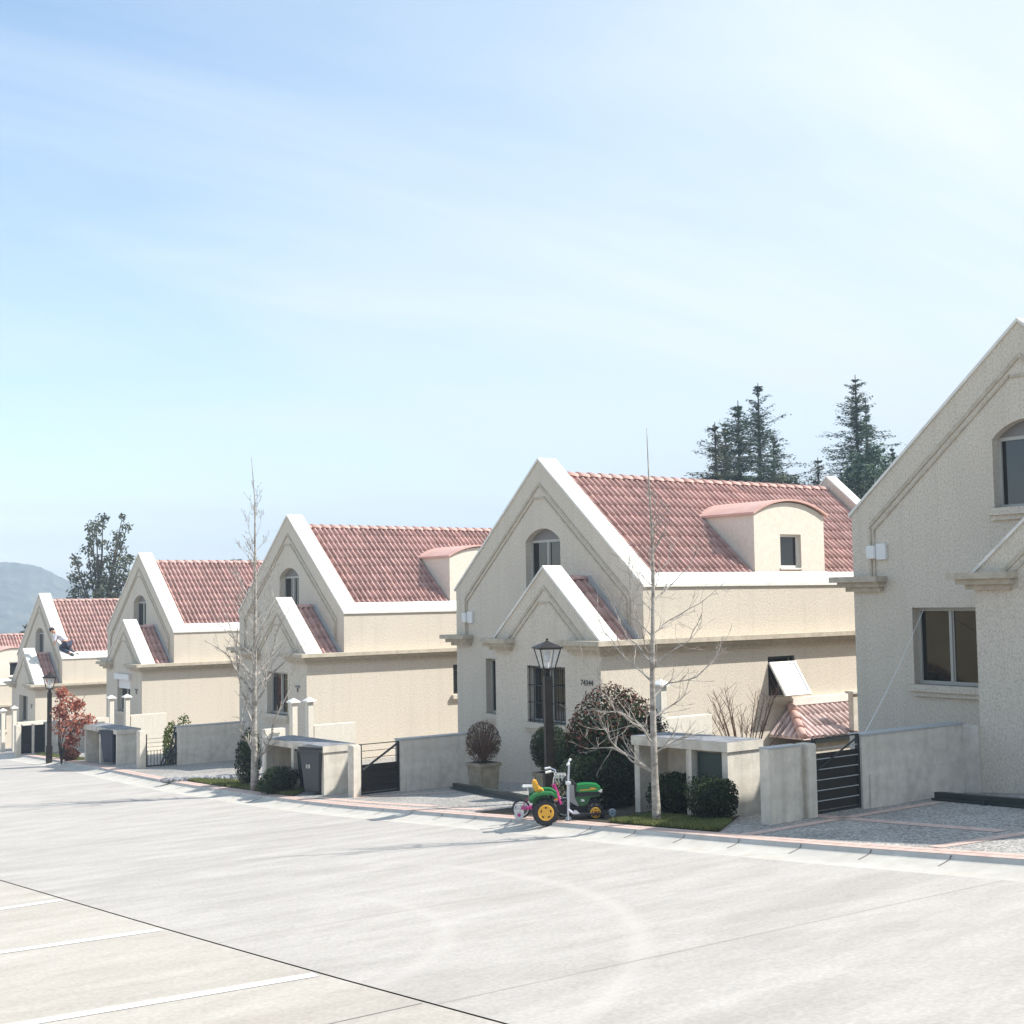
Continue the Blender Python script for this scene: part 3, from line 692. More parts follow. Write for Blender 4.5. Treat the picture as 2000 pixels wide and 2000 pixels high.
# ---------------------------------------------------------------- front walls, gates, bin shelters
GATEPX = {5: (1594, 1684), 4: (705, 782), 3: (285, 346), 2: (41, 88)}
WHERE = {5: 'in front of the nearest house at the right', 4: 'left of the house with the iron barred window', 3: 'left of the tall bare tree, beside the open railing gate', 2: 'behind the far street lamp and the red leaved shrub'}
for i in (5, 4, 3, 2):
    Yw = HY[i]-2.6; a, b = GATEPX[i]; xa = atY(a, 1500, Yw).x; xb = atY(b, 1500, Yw).x; xe = HX[i]+XB
    g = G(Yw); h = .90 if i == 5 else .94
    t = thing('garden_wall', (xb, Yw, g), 'low rough rendered garden wall '+WHERE[i], 'wall', 'garden walls beside the gates')
    L = xe-xb
    bm = NB(); box(bm, .0, L-.05, 0, .18, -.5, h); box(bm, L-.05, L, -.245, .18, -.5, h+.0)
    mk('wall_body', bm, M['concrete'], t)
    bm = bbox(.12, L-.052, -.03, -.001, -.5, .42, .006); mk('plinth', bm, M['concrete'], t)
    bm = bbox(-.01, L+.0, -.015, .20, h, h+.025, .004); mk('coping', bm, M['flash'], t)
    # gate post and gate
    t = thing('gate_post', (xa-.09, Yw, g), 'square concrete gate post '+WHERE[i], 'post', 'gate posts')
    mk('post_body', bbox(-.085, .085, -.02, .18, -.4, h-.02, .012), M['shelter'], t)
    W_ = xb-xa
    t = thing('metal_gate', (xa, Yw+.05, g), {5: 'dark metal gate with horizontal rails beside the nearest garden wall', 4: 'dark metal gate between the grey wheelie bin and the garden wall', 3: 'open topped railing gate with thin vertical bars', 2: 'pair of black louvred gate leaves by the far lamp post'}[i], 'gate', 'front gates')
    gh = .93 if i != 3 else .82
    bm = NB()
    for x in (.02, W_-.02): box(bm, x-.02, x+.02, -.02, .02, .02, gh)
    box(bm, .04, W_-.04, -.015, .015, .02, .055)
    if i in (5, 4): box(bm, .04, W_-.04, -.008, .008, gh-.015, gh)
    mk('gate_frame', bm, M['iron'], t)
    bm = NB()
    if i in (5, 4):
        nr = 7
        for k in range(1, nr): box(bm, .04, W_-.04, -.022, -.010, .05+k*(gh-.05)/nr-.006, .05+k*(gh-.05)/nr+.004)
        mk('rails', bm, M['flash'] if i == 5 else M['iron'], t)
        bm = NB(); tube(bm, [(.05, -.026, gh*.60 if i == 5 else gh*.5), (W_-.05, -.026, gh-.04)], .012 if i == 5 else .02, 6); mk('brace', bm, M['iron'], t)
        bm = NB(); box(bm, .04, W_-.04, .0, .008, .06, gh*(.80 if i == 5 else .60)); mk('passage_shade', bm, mat('gate_shade', (.022, .018, .014), .6), t)  # dark sheet stands in for the shade of the sunken passage behind
    elif i == 3:
        for z in (.40, .5, .6, .7): box(bm, .04, W_*.62, -.006, .006, z*gh/.82, z*gh/.82+.008)
        for k in range(6): x = .06+k*W_*.1; box(bm, x, x+.012, -.006, .006, .05, .42)
        mk('bars', bm, M['iron'], t)
        bm = NB()
        for k in range(4): tube(bm, [(W_*.45+k*.1, -.05, .02), (W_*.72+k*.09, .0, .45+.03*k)], .022, 6)
        tube(bm, [(W_*.6, -.03, .22), (W_, -.03, .30)], .03, 6); tube(bm, [(W_*.8, 0, .3), (W_-.03, 0, .95)], .02, 6)
        mk('folded_leaf', bm, M['iron'], t)
    else:
        for s in (0, 1):
            bm = NB(); x0 = .045+s*(W_/2); x1 = x0+W_/2-.09
            for k in range(13): box(bm, x0, x1, -.02, .02, .07+k*.065, .07+k*.065+.045)
            mk('louvred_leaf', bm, M['iron'], t)
        bm = NB(); box(bm, W_/2-.04, W_/2+.04, -.03, .03, 0, gh); mk('middle_post', bm, M['shelter'], t)
        bm = NB(); box(bm, .03, W_-.03, .03, .04, .05, gh-.05); mk('dark_backing', bm, M['darkroom'], t)  # near-black sheet put behind the slats to darken their gaps
# meter wall beside the nearest gate
Yw = HY[5]-2.6
x0 = atY(1499, 1500, Yw).x; x1 = atY(1560, 1500, Yw).x; xg = atY(1580, 1500, Yw).x
t = thing('meter_wall', (x0, Yw, G(Yw)), 'stained free standing concrete wall piece between the bin shelter and the nearest gate', 'wall')
bm = NB(); box(bm, 0, x1-x0, -.02, .12, -.4, .87); mk('wall_body', bm, M['shelter'], t)
mk('coping', bbox(-.005, x1-x0+.01, -.03, .13, .87, .89, .004), M['flash'], t)
mk('recess', bbox(x1-x0+.002, xg-x0, .06, .16, -.4, .87, .004), M['shelter'], t)
# bin shelters: corner pixel (front right foot), right end px, mid post px, left px
SH = {5: ((1424, 1597), 1482, 1345, 1239), 4: ((633, 1553), 692, 571, 516), 3: ((229, 1494), 272, 195, 165)}
SHL = {5: 'long flat roofed concrete bin shelter behind the big bare tree and the round bush', 4: 'concrete bin shelter with weathered roof behind the grey bin numbered 10', 3: 'concrete bin shelter with dark bins near the red leaved shrub'}
SHP = {}
for i, (c, re, mid, lf) in SH.items():
    P = onG(*c); Xs, Ys = P.x, P.y; g = G(Ys); dep = max(.6, min(1.0, atY(re, 1500, Ys).x-Xs))
    Yl = atX(lf, 1480, Xs).y; Ym = atX(mid, 1480, Xs).y; h = .93 if i == 5 else .9; ln = Yl-Ys; gl = G(Yl)-g
    SHP[i] = (Xs, Ys, Ym, Yl, g, dep)
    t = thing('bin_shelter', (Xs, Ys, g), SHL[i], 'bin shelter', 'bin shelters by the kerb')
    bm = NB(); box(bm, 0, dep, 0, .10, -.4, h-.12); box(bm, 0, dep, ln-.10, ln, gl-.4, h-.12+gl*.3)
    box(bm, 0, .12, Ym-Ys-.05, Ym-Ys+.05, gl-.3, h-.12); box(bm, dep-.08, dep, .10, ln-.10, gl-.4, h-.14)
    mk('wall_body', bm, M['shelter'], t)
    bm = NB(); v = [(x, y, (h if z else h-.12)+gl*.3*(y/ln)) for x in (-.03, dep+.02) for y in (-.03, ln+.03) for z in (0, 1)]
    v = [bm.verts.new(p) for p in v]
    for f in ((0, 1, 3, 2), (4, 6, 7, 5), (0, 4, 5, 1), (2, 3, 7, 6), (0, 2, 6, 4), (1, 5, 7, 3)): bm.faces.new([v[k] for k in f])
    rf = mk('roof_slab', bm, M['shelter'], t)
    bm = NB(); face(bm, [(-.028, -.028, h+.003), (dep+.018, -.028, h+.003), (dep+.018, ln+.028, h+.003+gl*.3), (-.028, ln+.028, h+.003+gl*.3)]); mk('weathered_top', bm, M['conc_dark'], rf)
# wheelie bins
def bin_at(x, y, rz, col, label, num=None, s=1.0):
    t = thing('wheelie_bin', (x, y, G(y)), label, 'bin', 'wheelie bins in the shelters', rz)
    bm = NB(); a = [(-.17, -.20, .06), (.17, -.20, .06), (.17, .22, .06), (-.17, .22, .06)]; b = [(-.235, -.27, .86), (.235, -.27, .86), (.235, .28, .86), (-.235, .28, .86)]
    A = [bm.verts.new(Vector(p)*s) for p in a]; B = [bm.verts.new(Vector(p)*s) for p in b]
    for k in range(4): bm.faces.new((A[k], A[(k+1) % 4], B[(k+1) % 4], B[k]))
    bm.faces.new(A[::-1]); bm.faces.new(B); bmesh.ops.bevel(bm, geom=[e for e in bm.edges], offset=.02, segments=2, affect='EDGES')
    m = mk('bin_body', bm, mat('bin_plastic', col, .5), t)
    bm = bbox(-.255*s, .255*s, -.30*s, .29*s, .862*s, .90*s, .012); box(bm, -.255*s, .255*s, -.302*s, -.27*s, .80*s, .858*s); mk('lid', bm, mat('bin_lid', tuple(c*.8 for c in col), .4), t)
    bm = NB(); tube(bm, [(-.2*s, .33*s, .85*s), (.2*s, .33*s, .85*s)], .014); mk('handle', bm, M['black'], t)
    for sx in (-.2, .2):
        bm = NB(); lathe(bm, [(.10*s, -.022), (.10*s, .022)], Matrix.Translation((sx*s, .24*s, .10*s))@Matrix.Rotation(R_(90), 4, 'Y')); mk('wheel', bm, M['black'], t)
    if num:
        for txt, zz, sz in ((num, .50, .11), ('1A', .40, .07)):
            mp = Matrix.Translation((-.05, -.252*s+(.0 if zz > .45 else .007), zz*s))@Matrix(((1, 0, 0, 0), (0, 0, -1, 0), (0, 1, 0, 0), (0, 0, 0, 1)))@Matrix.Rotation(R_(5), 4, 'X')
            if txt == num: put('bin_number', text_mesh(txt, sz, mp, .004), M['white_frame'], m)
    return t
P = onG(612, 1552); bin_at(P.x+.12, P.y+.05, R_(-62), (.055, .062, .068), 'dark grey wheelie bin with white number 10 standing in front of the shelter', '10')
Xs, Ys, Ym, Yl, g, dep = SHP[4]; bin_at(Xs+.32, Ym-.22, R_(-90), (.02, .035, .033), 'dark green wheelie bin half hidden behind the grey bin numbered 10', None, .95)
P = onG(213, 1493); bin_at(P.x+.15, P.y+.1, R_(-62), (.05, .06, .085), 'bluish grey wheelie bin in the far shelter by the railing gate')
Xs, Ys, Ym, Yl, g, dep = SHP[5]; sh = [o for o in bpy.data.objects if o.name == 'bin_shelter'][0]
mk('door', bbox(.09, .12, .11, Ym-Ys-.07, -.05, .76, .006), mat('dark_green_door', (.014, .035, .032), .5), sh)
# pillars with caps and low walls of the side paths
COLP = {4: ((1290, 1326), (1262, 1330), 1386, 1403), 3: ((604, 1361), (573, 1363), 692, 1417), 2: ((248, 1355), (217, 1357), 324, 1397), 1: ((28, 1378), (6, 1383), 90, 1411)}
CN = {4: 'behind the red flowering bush', 3: 'beside the bare tree on the left', 2: 'before the house with the half lowered shutter', 1: 'at the left picture edge'}
for i, (ra, la, we, wy) in COLP.items():
    Yc = HY[i]-6-2.0
    for n, (px, py) in enumerate((ra, la)):
        if i == 4 and n: continue
        yy = Yc+n*.62; P = atY(px, py, yy); g = G(yy); h = P.z-g
        t = thing('pillar', (P.x, yy, g), 'slim white pillar with pointed cap standing behind the red flowering bush' if i == 4 else 'slim white pillar with pointed cap, %s of the pair %s' % (('right', 'left')[n], CN[i]), 'pillar', 'capped pillars of the side paths')
        mk('shaft', bbox(-.07, .07, -.07, .07, -.3, h-.11, .01), M['plaster'], t)
        bm = NB(); v = [bm.verts.new(p) for p in ((-.12, -.12, h-.11), (.12, -.12, h-.11), (.12, .12, h-.11), (-.12, .12, h-.11), (-.12, -.12, h-.08), (.12, -.12, h-.08), (.12, .12, h-.08), (-.12, .12, h-.08), (0, 0, h))]
        for f in ((3, 2, 1, 0), (0, 1, 5, 4), (1, 2, 6, 5), (2, 3, 7, 6), (3, 0, 4, 7), (4, 5, 8), (5, 6, 8), (6, 7, 8), (7, 4, 8)): bm.faces.new([v[k] for k in f])
        mk('cap', bm, M['cap'], t)
    A = atY(ra[0], wy, Yc); B = atY(we, wy-8, Yc); g = G(Yc)
    t = thing('path_wall', (A.x, Yc, g), 'low sunlit rendered wall beside the pillars %s' % CN[i], 'wall', 'low path walls')
    mk('wall_body', bbox(.09, B.x-A.x, -.06, .09, -.4, A.z-g, .008), M['plaster'], t)
    if i in (2, 3): mk('left_wing', bbox(-.80, -.30, -.06+.62, .09+.62, -.4, A.z-g-.07, .008), M['plaster'], t)
# low green steel beams at the drives
for a, b, lab in (((889, 1540), (1027, 1566), 'dark green steel beam lying at the foot of the house with the barred window'), ((1832, 1562), (2030, 1580), 'black steel beam lying along the front of the nearest house')):
    A = onG(*a); B = onG(*b); d = B-A; L = math.hypot(d.x, d.y)
    bm = NB(); box(bm, 0, L, -.05, .05, 0, .10); box(bm, 0, L, -.10, -.052, 0, .03)
    if b[0] > 1500: box(bm, L*.55, L*.56+.03, -.14, -.10, -.02, .05)
    m = Matrix.Rotation(math.asin((G(B.y)-G(A.y))/L), 4, 'Y').inverted(); bm.transform(m)
    o = mk('steel_beam', bm, mat('beam_paint', (.03, .042, .038), .5)); o.location = (A.x, A.y, G(A.y)); o.rotation_euler = (0, 0, math.atan2(d.y, d.x))
    tag(o, lab, 'beam')
# rope from the gate to the facade of the nearest house
A = atY(1682, 1445, HY[5]-2.55); B = atX(1803, 1192, HX[5]-.02)
bm = NB(); tube(bm, [A.lerp(B, k/10)-Vector((0, 0, .25*math.sin(math.pi*k/10)*.25)) for k in range(11)], .0045, 5); o = mk('rope', bm, M['white_box']); tag(o, 'thin pale rope running from the nearest gate up to the facade', 'rope')
# ---------------------------------------------------------------- street lamps
def lamp(px, py, top, label, sc=1):
    P = onG(px, py, 0); P.z = G(P.y); r = ray(px-4, top); h = (r*(P.dot(CF)/r.dot(CF))).z-P.z
    t = thing('street_lamp', P, label, 'street lamp', 'black lantern street lamps', R_(-20))
    zl = h-.52
    mk('post', bbox(-.062, .062, -.062, .062, -.1, zl-.06, .008), M['lampblack'], t)
    bm = bbox(-.085, .085, -.085, .085, -.1, .42, .01); mk('post_base', bm, M['lampblack'], t)
    bm = NB(); lathe(bm, [(.03, zl-.06), (.05, zl-.03), (.028, zl-.01), (.035, zl+.02), (.085, zl+.035), (.085, zl+.05)]); mk('neck', bm, M['lampblack'], t)
    a, b = .09, .165; z0, z1 = zl+.05, zl+.36
    bm = NB()
    for sx, sy in ((1, 1), (1, -1), (-1, -1), (-1, 1)): tube(bm, [(sx*a, sy*a, z0), (sx*b, sy*b, z1)], .011, 4)
    for z, w in ((z0, a), (z1, b)):
        q = [(w, w, z), (w, -w, z), (-w, -w, z), (-w, w, z)]
        for k in range(4): tube(bm, [q[k], q[(k+1) % 4]], .012, 4)
    ln = mk('lantern', bm, M['lampblack'], t)
    bm = NB(); q = [(1, 1), (1, -1), (-1, -1), (-1, 1)]
    for k in range(4):
        (x, y), (x2, y2) = q[k], q[(k+1) % 4]; face(bm, [(x*a, y*a, z0), (x2*a, y2*a, z0), (x2*b, y2*b, z1), (x*b, y*b, z1)])
    mk('glass', bm, M['lampglass'], ln)
    bm = NB(); lathe(bm, [(.02, z0), (.022, z0+.10), (.045, z0+.13), (.05, z0+.20), (.03, z0+.26)]); mk('bulb', bm, M['frost'], ln)
    bm = NB(); w = b+.03; v = [bm.verts.new(p) for p in ((w, w, z1), (w, -w, z1), (-w, -w, z1), (-w, w, z1), (w, w, z1+.02), (w, -w, z1+.02), (-w, -w, z1+.02), (-w, w, z1+.02), (.04, .04, z1+.10), (.04, -.04, z1+.10), (-.04, -.04, z1+.10), (-.04, .04, z1+.10))]
    for f in ((0, 1, 2, 3), (0, 4, 5, 1), (1, 5, 6, 2), (2, 6, 7, 3), (3, 7, 4, 0), (4, 8, 9, 5), (5, 9, 10, 6), (6, 10, 11, 7), (7, 11, 8, 4), (8, 11, 10, 9)): bm.faces.new([v[k] for k in f])
    hd = mk('lantern_roof', bm, M['lampblack'], t)
    bm = NB(); lathe(bm, [(.045, z1+.10), (.03, z1+.115), (.012, z1+.12), (.020, z1+.14), (.020, z1+.15), (.004, z1+.16)], seg=10); mk('finial', bm, M['lampblack'], hd)
    return t
lamp(1074, 1566, 1247, 'large black lantern lamp post standing behind the toy tractor')
lamp(96, 1485, 1313, 'far black lantern lamp post beside the red leaved shrub at the left')
# ---------------------------------------------------------------- vegetation
def quads(name, items, mt, parent=None, **k):
    """items: (centre, size, normal or None, aspect)"""
    vs, fs = [], []
    for c, s, n, asp in items:
        if n is None: n = Vector((random.gauss(0, 1), random.gauss(0, 1), random.gauss(0, 1)))
        n = n.normalized(); a = n.cross(Vector((random.gauss(0, 1), random.gauss(0, 1), random.gauss(0, 1)))).normalized(); b = n.cross(a)
        i = len(vs); vs += [c-a*s, c-b*s*asp*.9+a*s*.1, c+a*s, c+b*s*asp]; fs.append((i, i+1, i+2, i+3))
    me = bpy.data.meshes.new(name); me.from_pydata([tuple(v) for v in vs], [], fs)
    return put(name, me, mt, parent, **k)
def blob(c, rx, ry, rz, n, s, shell=.55, noise=.22, seed=0, flat=0, asp=.5):
    rn = random.Random(seed); out = []; c = Vector(c)
    lump = [(Vector((rn.gauss(0, 1), rn.gauss(0, 1), rn.gauss(0, 1))).normalized(), rn.uniform(-noise, noise)) for _ in range(14)]
    while len(out) < n:
        d = Vector((rn.gauss(0, 1), rn.gauss(0, 1), rn.gauss(0, 1))).normalized()
        k = 1+sum(a*max(0, d.dot(v))**6 for v, a in lump); r = k*(shell+(1-shell)*rn.random()**.6)*rn.uniform(.96, 1.03)
        p = Vector((d.x*rx*r, d.y*ry*r, d.z*rz*r))
        if flat and p.z < -flat: continue
        nn = d*.7+Vector((rn.gauss(0, .6), rn.gauss(0, .6), rn.gauss(0, .6)))
        out.append((c+p, s*rn.uniform(.6, 1.3), nn, asp))
    return out
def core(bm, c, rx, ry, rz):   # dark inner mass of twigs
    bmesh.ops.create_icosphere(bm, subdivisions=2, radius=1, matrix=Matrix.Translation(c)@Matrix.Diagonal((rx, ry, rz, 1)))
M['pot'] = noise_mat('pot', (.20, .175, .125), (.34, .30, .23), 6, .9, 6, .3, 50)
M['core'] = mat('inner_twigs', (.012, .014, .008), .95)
M['leaf_dark'] = leaf_mat('leaf_dark', [(.012, .022, .010), (.03, .05, .02), (.055, .08, .035)])
M['leaf_mid'] = leaf_mat('leaf_mid', [(.03, .05, .015), (.06, .09, .03), (.12, .15, .06)])
M['leaf_grey'] = leaf_mat('leaf_grey', [(.04, .055, .03), (.09, .115, .065), (.17, .19, .12)])
M['leaf_red'] = leaf_mat('leaf_red', [(.05, .02, .014), (.12, .045, .03), (.21, .095, .07)])
M['leaf_copper'] = leaf_mat('leaf_copper', [(.18, .04, .03), (.42, .13, .08), (.68, .33, .22)])
M['leaf_fir'] = leaf_mat('leaf_fir', [(.04, .07, .055), (.075, .12, .085), (.13, .18, .11)], .6, .15)
M['leaf_euc'] = leaf_mat('leaf_euc', [(.045, .06, .04), (.09, .105, .065), (.18, .18, .12)])
M['leaf_yel'] = leaf_mat('leaf_yel', [(.12, .18, .02), (.25, .30, .04), (.42, .42, .10)])
M['twig_red'] = mat('twig_red', (.17, .085, .055), .8)
M['twig_brown'] = mat('twig_brown', (.13, .085, .065), .85)
M['bark_pale'] = noise_mat('bark_pale', (.21, .185, .16), (.50, .46, .405), 7, .85, 5, .4, 40, mapscale=(1, 1, 2.2), c3=(.12, .10, .08), s3=5, lo3=.58, hi3=.7, f3=.7)
M['bark'] = noise_mat('bark', (.05, .04, .032), (.12, .10, .08), 5, .9, 5, .5, 20)
def bush(name, px, py, rx, ry, rz, n, s, mt, label, cat='bush', seed=1, lift=None, dist=None, z0=None, corem=True, shell=.6, extra=None):
    P = dist if dist is not None else onG(px, py); g = G(P.y) if z0 is None else z0
    t = thing(name, (P.x, P.y, g), label, cat)
    cz = rz*.92 if lift is None else lift
    quads('foliage', blob((0, 0, cz), rx, ry, rz, n, s, shell, seed=seed, flat=cz*.98), mt, t)
    bm = NB()
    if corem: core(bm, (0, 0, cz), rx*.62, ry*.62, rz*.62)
    for k in range(5): tube(bm, [(random.uniform(-.08, .08), random.uniform(-.08, .08), -.03), (random.uniform(-.3, .3)*rx, random.uniform(-.3, .3)*ry, cz*.8)], [.02, .012], 5)
    mk('stems', bm, M['core'] if corem else M['twig_brown'], t)
    if extra: extra(t, cz)
    return t
# red flowering bush in front of the bay
Pb = Vector((12.84, 14.94, 0))
def redtips(t, cz):
    quads('lower_foliage', blob((-.42*CR.x, -.42*CR.y, cz*.72), .48, .48, .55, 3200, .032, .6, seed=15), M['leaf_dark'], t)
    quads('side_foliage', blob((.20*CR.x, .20*CR.y, cz*.95), .55, .55, .66, 2600, .032, .6, seed=16), M['leaf_dark'], t)
    it = [q for q in blob((0, 0, cz), .76, .76, .90, 2000, .028, .93, seed=5, flat=.1) if q[0].z > cz+.05+.25*math.sin(q[0].x*9)*math.cos(q[0].y*7)]
    quads('red_leaves', it, M['leaf_red'], t)
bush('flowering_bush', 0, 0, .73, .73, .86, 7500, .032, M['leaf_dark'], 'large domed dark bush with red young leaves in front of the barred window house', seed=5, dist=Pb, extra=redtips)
bush('rosemary_hedge', 1195, 1578, .75, .45, .48, 6000, .022, M['leaf_dark'], 'low dark rosemary bush right behind the toy tractor', seed=6)
t = bush('sage_bush', 0, 0, .36, .30, .40, 3600, .02, M['leaf_grey'], 'grey green feathery shrub behind the silver scooter', seed=7, dist=Vector((12.05, 14.9, 0)))
bush('low_hedge', 1322, 1590, .42, .34, .30, 3800, .024, M['leaf_dark'], 'dark low shrub at the foot of the big bare tree', seed=8)
bush('round_bush', 1395, 1603, .36, .36, .30, 4200, .02, M['leaf_dark'], 'round clipped dark green bush in front of the bin shelter', seed=9)
bush('dark_shrub', 488, 1533, .26, .26, .62, 2600, .032, M['leaf_dark'], 'upright dark leafy shrub behind the trunk of the left bare tree', seed=10)
bush('low_shrub', 545, 1549, .40, .32, .27, 3600, .022, M['leaf_dark'], 'low dark shrub between the left bare tree and the bin shelter', seed=11)
bush('tiny_bush', 135, 1486, .28, .24, .20, 1500, .03, M['leaf_red'], 'small round dark red bush under the copper shrub', seed=12)
bush('yellow_shrub', 0, 0, .22, .2, .55, 1100, .04, M['leaf_yel'], 'yellow green shrub behind the railing gate', seed=13, dist=Vector((atY(334, 1450, HY[3]-2.1).x, HY[3]-2.1, 0)), corem=False)
bush('grassy_plant', 0, 0, .22, .2, .45, 500, .035, M['leaf_yel'], 'pale yellow green tufted plant above the garden wall left of the bare tree', seed=14, dist=Vector((atY(360, 1400, HY[3]-2.0).x, HY[3]-2.0, 0)), lift=.80, corem=False)
# copper shrub near the far lamp
P = onG(120, 1489); t = thing('copper_shrub', (P.x, P.y, G(P.y)), 'small tree with shiny copper red leaves beside the far lamp post', 'shrub')
it = []
for k, (x, z, r) in enumerate(((.05, 1.0, .42), (.30, 1.3, .42), (.10, 1.75, .38), (.55, .95, .36), (.75, 1.15, .3), (-.05, 1.45, .3), (.25, .6, .28), (.0, 2.0, .22), (.45, 1.65, .25))):
    it += blob((x*CR.x*.95, x*CR.y*.95, z*.95), r*.85, r*.85, r*.78, 230, .05, .25, seed=30+k)
quads('foliage', it, M['leaf_copper'], t)
bm = NB()
for k in range(9):
    a = random.uniform(0, 6.28); tube(bm, [(0, 0, -.05), (math.cos(a)*.1, math.sin(a)*.1, .5), (math.cos(a)*.4+.25*CR.x, math.sin(a)*.4+.25*CR.y, random.uniform(.9, 1.9))], [.02, .015, .006], 5)
mk('stems', bm, M['bark'], t)
# potted ball shrubs
def potted(px, py, label, mt, n, sz, twiggy, hp=.47, w=.33, rb=.33, dist=None):
    P = dist if dist is not None else onG(px, py); g = G(P.y)
    t = thing('planter', (P.x, P.y, g), 'square concrete planter holding the '+label, 'planter', 'square planters at the facade')
    bm = NB(); a = w*.86; v = [bm.verts.new(p) for p in ((-a, -a, -.05), (a, -a, -.05), (a, a, -.05), (-a, a, -.05), (-w, -w, hp), (w, -w, hp), (w, w, hp), (-w, w, hp))]
    for f in ((3, 2, 1, 0), (0, 1, 5, 4), (1, 2, 6, 5), (2, 3, 7, 6), (3, 0, 4, 7), (4, 5, 6, 7)): bm.faces.new([v[k] for k in f])
    mk('pot', bm, M['pot'], t); mk('rim', bbox(-w-.03, w+.03, -w-.03, w+.03, hp-.03, hp+.03, .01), M['pot'], t)
    mk('soil', bbox(-w*.85, w*.85, -w*.85, w*.85, hp+.03, hp+.035, 0), M['soil'], t)
    b = thing('ball_shrub', (P.x, P.y, g+hp+.03), label+' in the concrete planter', 'shrub', 'clipped ball shrubs in planters')
    c = Vector((0, 0, rb*1.12))
    if twiggy:
        bm = NB(); rn = random.Random(4)
        for k in range(260):
            d = Vector((rn.gauss(0, 1), rn.gauss(0, 1), rn.gauss(.25, 1))).normalized(); e = c+Vector((d.x*rb*.95, d.y*rb*.95, d.z*rb*1.1))
            m = Vector((d.x*.12, d.y*.12, rb*.5)); tube(bm, [(rn.uniform(-.02, .02), rn.uniform(-.02, .02), 0), m, e], [.008, .006, .003], 3, False)
        mk('twigs', bm, M['twig_brown'], b)
        quads('dry_leaves', blob(c, rb, rb, rb*1.1, n, sz, .8, .05, seed=3), mt, b)
    else:
        quads('foliage', blob(c, rb, rb, rb*1.18, n, sz, .8, .06, seed=4), mt, b); bm = NB(); core(bm, c, rb*.8, rb*.8, rb*.95); tube(bm, [(0, 0, -.02), c], .025); mk('stems', bm, M['core'], b)
potted(945, 1544, 'brown dry ball shrub', leaf_mat('dry_leaf', [(.05, .03, .018), (.12, .065, .04), (.2, .12, .07)]), 2600, .016, True, w=.21)
potted(1056, 1568, 'green ball shrub by the lamp post', M['leaf_dark'], 5200, .018, False, hp=.36, w=.20, rb=.34, dist=Vector((13.25, 17.05, 0)))
# reddish bare twigs behind the shelter
P = Vector((16.2, 15.6, 0)); t = thing('bare_twig_shrub', (P.x, P.y, G(P.y)), 'leafless shrub of thin reddish twigs against the sunlit side wall', 'shrub')
bm = NB(); rn = random.Random(9)
for k in range(26):
    a = rn.uniform(-1, 1); b = rn.uniform(-.3, .3); h = rn.uniform(.9, 1.55); p0 = Vector((a*.12*CR.x, a*.12*CR.y, 0)); p2 = Vector((a*.75*CR.x+b*.3, a*.75*CR.y+b*.3, h)); p1 = p0.lerp(p2, .5)+Vector((0, 0, .1))
    tube(bm, [p0, p1, p2], [.012, .008, .003], 4, False)
    for q in range(7):
        f = rn.uniform(.35, .95); s = p1.lerp(p2, f); e = s+Vector((rn.uniform(-.16, .16), rn.uniform(-.16, .16), rn.uniform(.1, .3))); tube(bm, [s, e], [.004, .0022], 3, False)
mk('twigs', bm, M['twig_red'], t)
